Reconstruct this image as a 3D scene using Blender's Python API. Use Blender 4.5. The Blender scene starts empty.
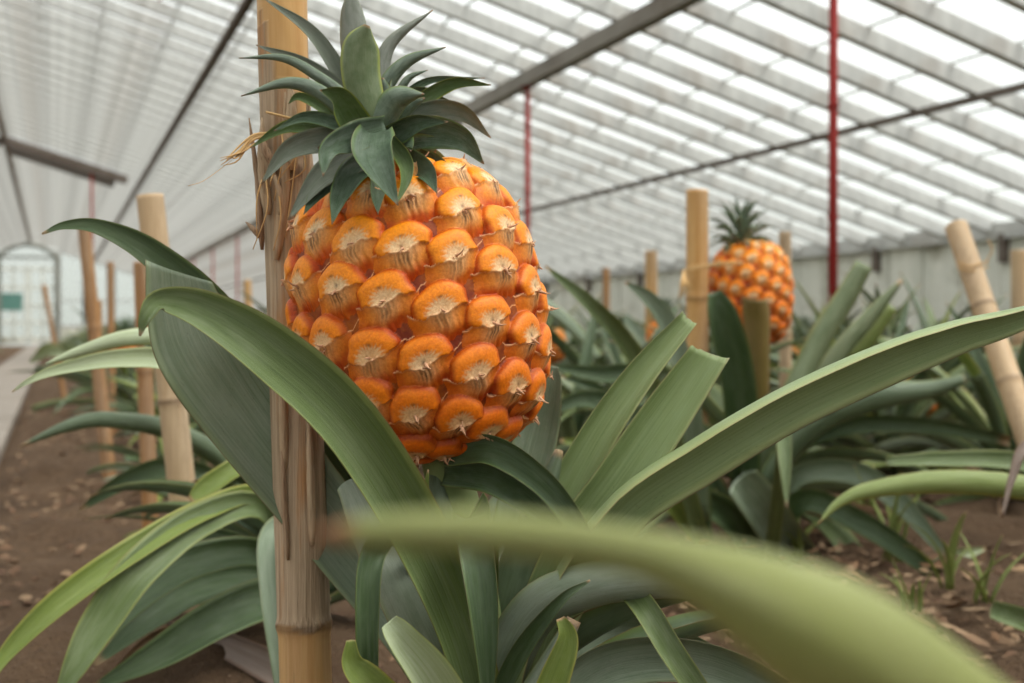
import bpy, math, random
import numpy as np
from mathutils import Vector

# ------------------------------------------------------------------ camera, light, exposure
F = 1300.0                                   # focal length in pixels of a 1024 px wide frame
TH = math.atan(460 / F)                      # the camera is turned this far right of the greenhouse axis (+Y)
PITCH = math.atan(10.5 / F)
HC = 0.345
sc = bpy.context.scene
C = sc.collection
cam_d = bpy.data.cameras.new('camera'); cam = bpy.data.objects.new('camera', cam_d); C.objects.link(cam)
cam.location = (0, 0, HC)
cam.rotation_euler = (math.pi / 2 - PITCH, 0, -TH)
cam_d.sensor_width = 36; cam_d.lens = F * 36 / 1024
cam_d.clip_start = 0.02; cam_d.clip_end = 300
cam_d.dof.use_dof = True; cam_d.dof.focus_distance = 0.72; cam_d.dof.aperture_fstop = 10.0
sc.camera = cam
world = bpy.data.worlds.new('overcast'); sc.world = world; world.use_nodes = True
nt = world.node_tree; nt.nodes.clear()
wo = nt.nodes.new('ShaderNodeOutputWorld'); bg = nt.nodes.new('ShaderNodeBackground')
tc = nt.nodes.new('ShaderNodeTexCoord'); sx = nt.nodes.new('ShaderNodeSeparateXYZ'); cr = nt.nodes.new('ShaderNodeValToRGB')
nt.links.new(tc.outputs['Generated'], sx.inputs[0]); nt.links.new(sx.outputs['Z'], cr.inputs[0])
cr.color_ramp.elements[0].position = 0.0; cr.color_ramp.elements[0].color = (.40, .42, .38, 1)
cr.color_ramp.elements[1].position = 0.35; cr.color_ramp.elements[1].color = (.97, .99, 1, 1)
nt.links.new(cr.outputs[0], bg.inputs[0]); bg.inputs[1].default_value = 1.1
nt.links.new(bg.outputs[0], wo.inputs[0])
sun_d = bpy.data.lights.new('sun', 'SUN'); sun = bpy.data.objects.new('sun', sun_d); C.objects.link(sun)
sun_d.energy = 4.0; sun_d.angle = math.radians(35); sun_d.color = (1, .97, .92)
sun.rotation_euler = Vector((-.40, .30, -.86)).to_track_quat('-Z', 'Y').to_euler()
sc.view_settings.view_transform = 'Standard'; sc.view_settings.look = 'None'
sc.view_settings.gamma = 1; sc.view_settings.use_curve_mapping = False
sc.view_settings.exposure = 0.5
sc.cycles.use_denoising = True
sc.cycles.max_bounces = 8; sc.cycles.transparent_max_bounces = 16

rnd = random.Random(7)
nr = np.random.RandomState(5)
FW = np.array([math.sin(TH) * math.cos(PITCH), math.cos(TH) * math.cos(PITCH), -math.sin(PITCH)])
RT = np.array([math.cos(TH), -math.sin(TH), 0.0])
UP = np.cross(RT, FW)
CAM = np.array([0, 0, HC])
def P(px, py, D):                            # the point of the place seen at (px, py) at depth D metres
    return CAM + D * (FW + RT * (px - 512) / F + UP * (341.5 - py) / F)
def G(px, D, z=0):                           # the point on the ground under column px at depth D
    p = P(px, 341.5, D); p[2] = z; return p

# ------------------------------------------------------------------ materials
def srgb(r, g, b):
    f = lambda c: (c / 255 / 12.92) if c / 255 <= .04045 else ((c / 255 + .055) / 1.055) ** 2.4
    return (f(r), f(g), f(b), 1)
class NT:
    def __init__(s, name, rough=.6, spec=.5):
        s.m = bpy.data.materials.new(name); s.m.use_nodes = True; s.t = s.m.node_tree
        s.b = s.t.nodes['Principled BSDF']; s.out = s.t.nodes['Material Output']
        s.b.inputs['Roughness'].default_value = rough; s.b.inputs['Specular IOR Level'].default_value = spec
    def n(s, typ, **kw):
        o = s.t.nodes.new(typ)
        for k, v in kw.items():
            if k in ('operation', 'blend_type', 'attribute_name', 'data_type', 'wave_type', 'bands_direction', 'feature', 'noise_dimensions'): setattr(o, k, v)
            else:
                i = o.inputs[k if not k.startswith('i') or not k[1:].isdigit() else int(k[1:])]
                if isinstance(v, bpy.types.NodeSocket): s.t.links.new(v, i)
                else: i.default_value = v
        return o
    def l(s, a, b): s.t.links.new(a, b)
    def math(s, op, a, b=0.5, clamp=False):
        o = s.n('ShaderNodeMath', operation=op, i0=a, i1=b); o.use_clamp = clamp; return o.outputs[0]
    def mix(s, f, a, b, bt='MIX'):
        o = s.n('ShaderNodeMixRGB', blend_type=bt, i0=f, i1=a, i2=b); return o.outputs[0]
    def ramp(s, f, st):
        o = s.n('ShaderNodeValToRGB', i0=f); e = o.color_ramp.elements
        while len(e) < len(st): e.new(.5)
        for k, (p, c) in enumerate(st):
            e[k].position = p; e[k].color = c if isinstance(c, tuple) else (c, c, c, 1)
        return o.outputs[0]
    def noise(s, vec, scale, detail=3, rough=.5):
        o = s.n('ShaderNodeTexNoise', Scale=scale, Detail=detail, Roughness=rough)
        if vec is not None: s.l(vec, o.inputs['Vector'])
        return o.outputs['Fac']
    def vscale(s, vec, x, y, z):
        return s.n('ShaderNodeVectorMath', operation='MULTIPLY', i0=vec, i1=(x, y, z)).outputs[0]
    def pos(s): return s.n('ShaderNodeTexCoord').outputs['Object']
    def color(s, c): s.l(c, s.b.inputs['Base Color']) if isinstance(c, bpy.types.NodeSocket) else setattr(s.b.inputs['Base Color'], 'default_value', c)
    def bump(s, h, dist=.002, st=.5):
        o = s.n('ShaderNodeBump', Height=h, Distance=dist, Strength=st); s.l(o.outputs[0], s.b.inputs['Normal'])

def leaf_material(name, top, top2, under, edge, tipc, trans=.10, speck=.5, tipv=.955):
    s = NT(name, .36, .5)
    a = s.n('ShaderNodeAttribute', attribute_name='lu'); vec = a.outputs['Vector']
    xyz = s.n('ShaderNodeSeparateXYZ', i0=vec); u, v, r = xyz.outputs
    und = s.n('ShaderNodeAttribute', attribute_name='und').outputs['Fac']
    str_ = s.noise(s.vscale(vec, 9, 1.2, 37), 2.2, 4, .65)
    fine = s.noise(s.vscale(vec, 38, 1.0, 11), 2.0, 2, .6)
    blot = s.noise(s.vscale(vec, 1.3, 5, 9), 2.0, 3, .6)
    c = s.mix(s.ramp(str_, [(.3, 0.), (.7, 1.)]), top, top2)
    c = s.mix(s.math('MULTIPLY', s.ramp(fine, [(.42, 0.), (.62, 1.)]), .30), c, under)
    uc = s.mix(s.ramp(fine, [(.35, 0.), (.7, .45)]), under, top)
    uc = s.mix(s.math('MULTIPLY', s.ramp(blot, [(.4, 0.), (.7, 1.)]), .5), uc, top)
    c = s.mix(s.math('MULTIPLY', s.ramp(blot, [(.42, 0.), (.68, 1.)]), .35), c, under)
    c = s.mix(und, c, uc)
    wsp = s.noise(s.vscale(vec, 30, 90, 5), 1.4, 2, .6)
    c = s.mix(s.math('MULTIPLY', s.ramp(wsp, [(.66, 0.), (.70, 1.)]), speck), c, srgb(62, 60, 38))
    au = s.math('ABSOLUTE', u)
    c = s.mix(s.math('MULTIPLY', s.ramp(au, [(.80, 0.), (.97, 1.)]), .7), c, edge)
    c = s.mix(s.ramp(s.math('ADD', au, s.math('MULTIPLY', s.noise(s.vscale(vec, 0, 60, 3), 1), .02)), [(.985, 0.), (.995, .6)]), c, srgb(130, 95, 60))
    tn = s.math('ADD', v, s.math('MULTIPLY', s.math('SUBTRACT', s.noise(s.vscale(vec, 3, 20, 3), 1.5), .5), .04))
    c = s.mix(s.ramp(tn, [(tipv, 0.), (tipv + .03, 1.)]), c, tipc)
    s.color(c)
    s.bump(s.math('ADD', fine, s.math('MULTIPLY', str_, .6)), .0009, .6)
    tr = s.n('ShaderNodeBsdfTranslucent', Color=s.mix(.5, c, srgb(190, 205, 90)))
    mx = s.n('ShaderNodeMixShader', i0=trans, i1=s.b.outputs[0], i2=tr.outputs[0]); s.l(mx.outputs[0], s.out.inputs[0])
    return s.m
M = {}
M['leaf'] = leaf_material('leaf green', srgb(72, 92, 44), srgb(106, 124, 68), srgb(140, 150, 116), srgb(150, 158, 84), srgb(176, 150, 118))
M['leaf_dark'] = leaf_material('leaf deep green', srgb(44, 66, 34), srgb(72, 94, 50), srgb(108, 122, 94), srgb(104, 122, 62), srgb(168, 140, 104))
M['leaf_grey'] = leaf_material('leaf bloom grey', srgb(92, 110, 82), srgb(128, 142, 116), srgb(150, 158, 140), srgb(140, 154, 110), srgb(170, 140, 110))
M['leaf_pale'] = leaf_material('leaf pale green', srgb(160, 176, 124), srgb(196, 204, 172), srgb(200, 208, 178), srgb(196, 206, 130), srgb(190, 160, 120), .2, .2)
M['leaf_lime'] = leaf_material('leaf lime', srgb(104, 124, 48), srgb(136, 152, 72), srgb(148, 160, 98), srgb(186, 180, 84), srgb(186, 150, 110), .22, .2)
M['leaf_light'] = leaf_material('leaf light green', srgb(122, 142, 84), srgb(158, 172, 122), srgb(158, 176, 128), srgb(176, 180, 120), srgb(128, 88, 78), .12, .4, .945)
M['leaf_near'] = leaf_material('leaf yellow green', srgb(152, 160, 84), srgb(168, 174, 102), srgb(170, 174, 112), srgb(186, 182, 118), srgb(176, 122, 84), .2, .1, .90)
M['crown'] = leaf_material('crown green', srgb(42, 66, 40), srgb(74, 98, 66), srgb(132, 146, 128), srgb(110, 140, 62), srgb(140, 110, 80), .08, .3)
M['crown_lime'] = leaf_material('crown lime', srgb(66, 92, 40), srgb(96, 122, 62), srgb(132, 144, 108), srgb(176, 186, 60), srgb(150, 120, 80), .12, .3)
M['crown_grey'] = leaf_material('crown grey', srgb(96, 108, 88), srgb(132, 138, 122), srgb(150, 152, 142), srgb(140, 150, 126), srgb(150, 120, 90), .08, .3)
M['bract_leaf'] = leaf_material('olive brown bract', srgb(112, 98, 40), srgb(140, 112, 58), srgb(128, 104, 60), srgb(150, 96, 50), srgb(160, 120, 80), .15, .3)
M['dry'] = leaf_material('dry leaf', srgb(150, 112, 82), srgb(176, 146, 118), srgb(164, 136, 112), srgb(120, 84, 58), srgb(110, 76, 52), .1, .3)
M['dry_grey'] = leaf_material('dry leaf grey', srgb(140, 118, 106), srgb(170, 152, 140), srgb(150, 132, 120), srgb(140, 96, 68), srgb(110, 76, 52), .1, .3)

def wood_paint(name, c1, c2, stain, sc_=(1, 1, 1), amt=.6):
    s = NT(name, .75, .25); p = s.pos()
    n1 = s.noise(s.vscale(p, *sc_), 5, 5, .65); n2 = s.noise(p, 2.3, 4, .6); n3 = s.noise(p, 38, 3, .6)
    c = s.mix(s.ramp(n1, [(.35, 0.), (.68, 1.)]), c1, c2)
    c = s.mix(s.math('MULTIPLY', s.ramp(n2, [(.55, 0.), (.72, 1.)]), amt), c, stain)
    c = s.mix(s.math('MULTIPLY', s.ramp(n3, [(.62, 0.), (.7, 1.)]), amt * .5), c, stain)
    s.color(c); s.bump(n1, .003, .4); return s.m
M['rafter'] = wood_paint('old white rafter paint', srgb(172, 171, 168), srgb(204, 203, 199), srgb(132, 110, 90), (3, 1, 1), .5)
M['beam'] = wood_paint('weathered beam', srgb(126, 120, 112), srgb(156, 150, 142), srgb(104, 88, 76), (1, .3, 1), .4)
M['iron'] = wood_paint('dark iron bar', srgb(96, 84, 76), srgb(118, 108, 100), srgb(84, 62, 50), (1, .3, 1), .5)
M['wall'] = wood_paint('peeling white boards', srgb(206, 206, 194), srgb(232, 230, 220), srgb(132, 124, 98), (1, 1, .3), .95)
M['frame'] = wood_paint('door frame paint', srgb(120, 122, 114), srgb(150, 150, 142), srgb(110, 100, 90), (1, 1, .3), .3)
M['red'] = wood_paint('red rust paint', srgb(130, 32, 30), srgb(152, 48, 42), srgb(110, 60, 50), (1, 1, .2), .4)
M['vent'] = wood_paint('vent board', srgb(146, 150, 158), srgb(164, 168, 176), srgb(120, 118, 118), (1, 1, 1), .3)
M['sign'] = wood_paint('green sign', srgb(92, 134, 124), srgb(104, 146, 136), srgb(100, 130, 120), (1, 1, 1), .2)
M['stone'] = wood_paint('path stone', srgb(122, 112, 102), srgb(142, 132, 122), srgb(120, 108, 94), (1, 1, 1), .5)

def glass_mat():
    s = NT('dirty whitewashed glass', .5); p = s.pos()
    cell = s.n('ShaderNodeTexWhiteNoise'); cell.noise_dimensions = '3D'
    sn = s.n('ShaderNodeVectorMath', operation='FLOOR', i0=s.vscale(p, 1 / .38, 1 / .39, 0)); s.l(sn.outputs[0], cell.inputs['Vector'])
    n = s.noise(p, 5, 5, .65)
    dirt = s.math('ADD', s.math('MULTIPLY', cell.outputs['Value'], .16), s.math('MULTIPLY', s.ramp(n, [(.4, 0.), (.75, 1.)]), .22))
    fac = s.math('ADD', .16, dirt)
    trn = s.n('ShaderNodeBsdfTransparent', Color=(.94, .97, .96, 1))
    dif = s.n('ShaderNodeBsdfDiffuse', Color=(.72, .74, .70, 1)); tl = s.n('ShaderNodeBsdfTranslucent', Color=(.80, .83, .80, 1))
    h = s.n('ShaderNodeMixShader', i0=.7, i1=dif.outputs[0], i2=tl.outputs[0])
    mx = s.n('ShaderNodeMixShader', i0=fac, i1=trn.outputs[0], i2=h.outputs[0]); s.l(mx.outputs[0], s.out.inputs[0])
    return s.m
M['glass'] = glass_mat()

def soil_mat():
    s = NT('damp brown soil', .95, .15); p = s.pos()
    n1 = s.noise(p, 3, 6, .7); n2 = s.noise(p, 45, 5, .7); n3 = s.noise(p, 160, 3, .6)
    c = s.mix(s.ramp(n1, [(.35, 0.), (.65, 1.)]), srgb(82, 62, 46), srgb(122, 98, 76))
    c = s.mix(s.ramp(n2, [(.35, 0.), (.7, 1.)]), c, srgb(96, 76, 58))
    c = s.mix(s.ramp(n3, [(.66, 0.), (.74, .7)]), c, srgb(170, 146, 122))
    s.color(c); s.bump(s.math('ADD', n2, s.math('MULTIPLY', n3, .5)), .03, 1.); return s.m
M['soil'] = soil_mat()
def litter_mat(name, cols):
    s = NT(name, .85, .2)
    o = s.n('ShaderNodeAttribute', attribute_name='lu'); z = s.n('ShaderNodeSeparateXYZ', i0=o.outputs['Vector']).outputs[2]
    k = len(cols)
    s.color(s.ramp(z, [(i / (k - 1), c) for i, c in enumerate(cols)])); return s.m
M['clod'] = litter_mat('soil clods', [srgb(84, 62, 48), srgb(112, 86, 66), srgb(122, 98, 76), srgb(138, 114, 90)])
M['litter'] = litter_mat('mulch chips', [srgb(82, 60, 42), srgb(112, 84, 60), srgb(148, 120, 92), srgb(96, 66, 46), srgb(176, 150, 120)])

def cane_mat(name, c1, c2, weather, crack):
    """c1/c2 smooth culm colours; the attribute 'wx' says how weathered the cane is at each place"""
    s = NT(name, .5, .4); p = s.pos()
    wx = s.n('ShaderNodeAttribute', attribute_name='wx').outputs['Fac']
    fib = s.noise(s.vscale(p, 420, 420, 9), 1, 4, .65); big = s.noise(s.vscale(p, 90, 90, 7), 1, 4, .6)
    c = s.mix(s.ramp(big, [(.32, 0.), (.68, 1.)]), c1, c2)
    w = s.mix(s.ramp(fib, [(.38, 0.), (.6, 1.)]), s.mix(.35, weather, srgb(88, 66, 50)), s.mix(.5, weather, srgb(196, 172, 146)))
    w = s.mix(s.ramp(big, [(.55, 0.), (.66, .75)]), w, crack)
    c = s.mix(wx, c, w)
    ring = s.n('ShaderNodeAttribute', attribute_name='ring').outputs['Fac']
    c = s.mix(s.math('MULTIPLY', ring, .7), c, srgb(84, 56, 34))
    ck = s.noise(s.vscale(p, 300, 300, 11), 1, 4, .6)
    c = s.mix(s.math('MULTIPLY', s.ramp(ck, [(.66, 0.), (.69, 1.)]), s.math('MULTIPLY', wx, .7)), c, srgb(64, 44, 30))
    s.color(c); s.bump(s.math('MULTIPLY', fib, s.math('ADD', wx, .1)), .002, .7)
    s.l(s.math('ADD', s.math('MULTIPLY', wx, .35), .42), s.b.inputs['Roughness']); return s.m
M['cane'] = cane_mat('bamboo', srgb(184, 132, 70), srgb(208, 164, 104), srgb(176, 150, 120), srgb(178, 124, 72))
M['cane_pale'] = cane_mat('pale bamboo', srgb(190, 156, 116), srgb(208, 178, 140), srgb(186, 160, 128), srgb(170, 132, 92))
M['cane_red'] = cane_mat('brown bamboo', srgb(172, 124, 74), srgb(152, 108, 66), srgb(150, 120, 92), srgb(120, 82, 56))

def fruit_mat():
    s = NT('pineapple skin', .5, .3)
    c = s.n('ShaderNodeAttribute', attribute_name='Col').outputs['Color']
    n = s.noise(s.pos(), 700, 3, .6); m_ = s.noise(s.pos(), 90, 3, .6)
    c = s.mix(s.ramp(n, [(.35, .35), (.65, 0.)]), c, srgb(190, 110, 40), 'MULTIPLY')
    c = s.mix(s.ramp(m_, [(.4, .0), (.7, .22)]), c, srgb(232, 140, 20))
    s.color(c); s.bump(n, .0006, .5)
    s.b.inputs['Subsurface Weight'].default_value = .0; s.b.inputs['Subsurface Radius'].default_value = (.006, .002, .001)
    s.b.inputs['Subsurface Scale'].default_value = 1.0
    return s.m
M['fruit'] = fruit_mat()
def plain(name, c, c2, rough=.8, scale=200):
    s = NT(name, rough, .3); n = s.noise(s.pos(), scale, 3, .6); s.color(s.mix(n, c, c2)); s.bump(n, .001, .4); return s.m
M['bract'] = plain('bract tip', srgb(222, 176, 140), srgb(176, 122, 92))
M['twine'] = plain('raffia twine', srgb(214, 180, 128), srgb(186, 142, 90))
M['stalk'] = plain('fruit stalk', srgb(96, 116, 66), srgb(128, 136, 88), .6, 60)
M['brown_bract'] = plain('brown dried bract', srgb(120, 84, 60), srgb(150, 116, 70), .7, 60)

# ------------------------------------------------------------------ mesh helpers
def tag(o, label=None, cat=None, group=None, kind=None):
    if label: o['label'] = label
    if cat: o['category'] = cat
    if group: o['group'] = group
    if kind: o['kind'] = kind
    return o
def link(name, me, mat=None, parent=None, smooth=True, loc=None):
    o = bpy.data.objects.new(name, me); C.objects.link(o)
    if mat is not None and not me.materials: me.materials.append(mat)
    if smooth: me.shade_smooth()
    if loc is not None: o.location = loc
    if parent is not None: o.parent = parent
    return o
def empty(name, loc, rz=0):
    o = bpy.data.objects.new(name, None); o.empty_display_size = .05; C.objects.link(o); o.location = loc; o.rotation_euler.z = rz; return o
class MB:
    def __init__(s): s.v = []; s.f = []; s.n = 0; s.attr = {}; s.mi = []
    def add(s, v, f, mi=0, **attr):
        v = np.asarray(v, float).reshape(-1, 3)
        s.v.append(v); s.f += [tuple(i + s.n for i in q) for q in f]; s.mi += [mi] * len(f)
        for k in set(list(attr) + list(s.attr)):
            a = attr.get(k)
            if k not in s.attr: s.attr[k] = [np.zeros((s.n, np.asarray(a).reshape(len(v), -1).shape[1]))]
            w = s.attr[k][0].shape[1]
            s.attr[k].append(np.zeros((len(v), w)) if a is None else np.asarray(a, float).reshape(len(v), -1))
        s.n += len(v)
    def box(s, c, size, ax=None):
        c = np.array(c, float); h = np.array(size) / 2
        ax = np.eye(3) if ax is None else np.array(ax)
        v = [c + sum(ax[k] * h[k] * sg[k] for k in range(3)) for sg in [(-1,-1,-1),(1,-1,-1),(1,1,-1),(-1,1,-1),(-1,-1,1),(1,-1,1),(1,1,1),(-1,1,1)]]
        s.add(v, [(0,3,2,1),(4,5,6,7),(0,1,5,4),(1,2,6,5),(2,3,7,6),(3,0,4,7)]); return s
    def beam(s, a, b, w, h, up=(0, 0, 1)):
        a = np.array(a, float); b = np.array(b, float); t = b - a; L = np.linalg.norm(t); t /= L
        sd = np.cross(t, up); sd /= np.linalg.norm(sd); u = np.cross(sd, t)
        return s.box((a + b) / 2, (L, w, h), (t, sd, u))
    def tube(s, pts, rad, n=8, **kw):
        pts = np.asarray(pts, float); rad = np.broadcast_to(rad, len(pts)); vs = []
        for i, p in enumerate(pts):
            t = pts[min(i + 1, len(pts) - 1)] - pts[max(i - 1, 0)]; t /= np.linalg.norm(t) + 1e-12
            if i == 0:
                q = np.array([0, 0, 1.]) if abs(t[2]) < .9 else np.array([1., 0, 0]); sd = np.cross(t, q)
            else: sd = sd - t * np.dot(sd, t)
            sd /= np.linalg.norm(sd); u = np.cross(t, sd)
            for k in range(n):
                a = 2 * math.pi * k / n; vs.append(p + rad[i] * (math.cos(a) * sd + math.sin(a) * u))
        m = len(pts); f = [(i * n + k, i * n + (k + 1) % n, (i + 1) * n + (k + 1) % n, (i + 1) * n + k) for i in range(m - 1) for k in range(n)]
        f.append(tuple(range(n))[::-1]); f.append(tuple((m - 1) * n + k for k in range(n)))
        s.add(vs, f, **kw); return s
    def mesh(s, name):
        me = bpy.data.meshes.new(name); v = np.concatenate(s.v)
        me.from_pydata(v.tolist(), [], s.f)
        for k, a in s.attr.items():
            a = np.concatenate(a); w = a.shape[1]
            if w == 1: me.attributes.new(k, 'FLOAT', 'POINT').data.foreach_set('value', a.ravel())
            elif w == 3: me.attributes.new(k, 'FLOAT_VECTOR', 'POINT').data.foreach_set('vector', a.ravel())
            else: me.attributes.new(k, 'FLOAT_COLOR', 'POINT').data.foreach_set('color', a.ravel())
        if any(s.mi): me.polygons.foreach_set('material_index', s.mi)
        me.update(); return me
    def build(s, name, mat, parent=None, smooth=False, origin=None, mats=None):
        if origin is not None: s.v = [np.concatenate(s.v) - np.array(origin)]; 
        me = s.mesh(name)
        for m_ in (mats or [mat]): me.materials.append(m_)
        return link(name, me, None, parent, smooth, None if origin is None else origin)
def struct(o): o['kind'] = 'structure'; return o

def catmull(pts, n):
    p = np.asarray(pts, float); p = np.vstack([2 * p[0] - p[1], p, 2 * p[-1] - p[-2]]); m = len(p) - 3
    out = []
    for t in np.linspace(0, m - 1e-9, n):
        i = int(t); x = t - i; a, b, c, d = p[i:i + 4]
        out.append(.5 * (2 * b + (c - a) * x + (2 * a - 5 * b + 4 * c - d) * x * x + (3 * b - a - 3 * c + d) * x ** 3))
    return np.array(out)
def blade(mb, spine, width, side, nrm, fold=.25, thick=.0016, cols=9, vr=(0, 1), mi=0, ragged=0.0, seed=0, skew=0.0):
    """one leaf blade: a channel-shaped strip with an upper and a lower skin"""
    n = len(spine); us = np.linspace(-1, 1, cols); r = seed if seed else rnd.random()
    vv = np.linspace(vr[0], vr[1], n)
    rs = np.random.RandomState(int(r * 1e6) % 99991 + 1)
    wav = np.cumsum(rs.randn(n)) ; wav = (wav - np.linspace(wav[0], wav[-1], n)); wav = wav / (abs(wav).max() + 1e-6)
    fo = fold if np.ndim(fold) else np.full(n, fold)
    up = np.zeros((n, cols, 3)); dn = np.zeros((n, cols, 3))
    for j, u in enumerate(us):
        w = width / 2
        ang = 2.0 * fo * abs(u)                       # the half blades curl up
        x = np.sign(u) * w * (abs(u) * np.cos(ang * .6)); z = w * abs(u) ** 1.5 * np.sin(np.clip(ang, 0, 1.5))
        ed = .04 * w * wav * u * u
        base = spine + side * x[:, None] + nrm * (z + ed)[:, None]
        if ragged:
            T = np.gradient(spine, axis=0); T /= np.linalg.norm(T, axis=1)[:, None] + 1e-9
            k = np.clip((vv - .93) / .07, 0, 1)
            base = base + T * (k * ragged * w * (rs.rand() - .5 + .8 * (u * u - .5)))[:, None]
        if skew:
            T = np.gradient(spine, axis=0); T /= np.linalg.norm(T, axis=1)[:, None] + 1e-9
            k = np.clip((vv - .7) / .3, 0, 1) ** 1.5; base = base + T * (k * skew * u * max(w.max(), .001))[:, None]
        th = thick * (1 - .8 * u * u)
        up[:, j] = base + nrm * th / 2; dn[:, j] = base - nrm * th / 2
    v = np.concatenate([up.reshape(-1, 3), dn.reshape(-1, 3)]); N = n * cols
    f = []
    for i in range(n - 1):
        for j in range(cols - 1):
            a = i * cols + j; f.append((a, a + 1, a + cols + 1, a + cols)); b = a + N; f.append((b, b + cols, b + cols + 1, b + 1))
        a = i * cols; f.append((a, a + cols, a + cols + N, a + N)); a += cols - 1; f.append((a, a + N, a + cols + N, a + cols))
    for j in range(cols - 1):
        a = j; f.append((a, a + N, a + 1 + N, a + 1)); a = (n - 1) * cols + j; f.append((a, a + 1, a + 1 + N, a + N))
    lu = np.zeros((n, cols, 3)); lu[..., 0] = us[None]; lu[..., 1] = vv[:, None]; lu[..., 2] = r
    lu = lu.reshape(-1, 3); mb.add(v, f, mi, lu=np.vstack([lu, lu]), und=np.r_[np.zeros(N), np.ones(N)])
def leaf_view(mb, pts, roll=0.0, fold=.3, face=1, n=40, cols=11, thick=.0018, cut=False, mi=0, ragged=0.0, skew=0.0):
    """a leaf through points (px, py, depth, seen width in px); roll turns the blade about its own axis, face=1 shows its upper side"""
    q = [list(P(a[0], a[1], a[2])) + [a[3] * a[2] / F, (a[4] if len(a) > 4 else roll)] for a in pts]
    q = catmull(q, n); sp = q[:, :3]; w = np.maximum(q[:, 3], .0006); ro = q[:, 4]
    T = np.gradient(sp, axis=0); T /= np.linalg.norm(T, axis=1)[:, None]
    V = sp - CAM; V /= np.linalg.norm(V, axis=1)[:, None]
    n0 = np.cross(T, V); n0 /= np.linalg.norm(n0, axis=1)[:, None]
    n1 = np.cross(T, n0)
    S = np.cos(ro)[:, None] * n0 + np.sin(ro)[:, None] * n1
    Nn = np.cross(S, T); Nn /= np.linalg.norm(Nn, axis=1)[:, None]
    sg = np.where((Nn * V).sum(1) > 0, -1, 1); sg = sg if abs(sg.sum()) == len(sg) else np.full(len(sg), np.sign(sg.sum()) or 1)
    Nn = Nn * sg[:, None] * face
    w = w / np.maximum(np.cos(ro), .3)
    blade(mb, sp, w, S, Nn, fold, thick, cols, (0, 1 if cut is False else cut), mi, ragged, 0, skew)

def arch_leaf(mb, base, az, L, w, el0, el1, cut=0.0, n=14, cols=5, fold=.45, twist=0, mi=0, thick=.0018):
    """a leaf that leaves the rosette at elevation el0 and bends to el1 at its end"""
    ts = np.linspace(0, 1, n); el = el0 + (el1 - el0) * ts ** 1.3; ds = L / (n - 1)
    h = np.array([math.cos(az), math.sin(az), 0]); p = np.array(base, float); sp = [p.copy()]
    for i in range(n - 1): p = p + ds * (math.cos(el[i]) * h + np.array([0, 0, math.sin(el[i])])); sp.append(p.copy())
    sp = np.array(sp); tt = ts * (1 - cut)
    wd = w * np.minimum(1, .75 + tt * 1.2) * np.clip((1 - tt) * 1.9, 0, 1) ** .8 + .0015
    side0 = np.array([-math.sin(az), math.cos(az), 0.0]); S = np.zeros((n, 3)); Nn = np.zeros((n, 3))
    for i in range(n):
        t = math.cos(el[i]) * h + np.array([0, 0, math.sin(el[i])]); nn = np.cross(t, side0); nn = nn if el[i] > 1.57 or nn[2] > 0 else -nn
        nn = -math.sin(el[i]) * h + math.cos(el[i]) * np.array([0, 0, 1.]); a = twist * ts[i]
        S[i] = math.cos(a) * side0 + math.sin(a) * nn; Nn[i] = math.cos(a) * nn - math.sin(a) * side0
    blade(mb, sp, wd, S, Nn, fold, thick, cols, (0, .9 if cut else 1), mi)

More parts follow.
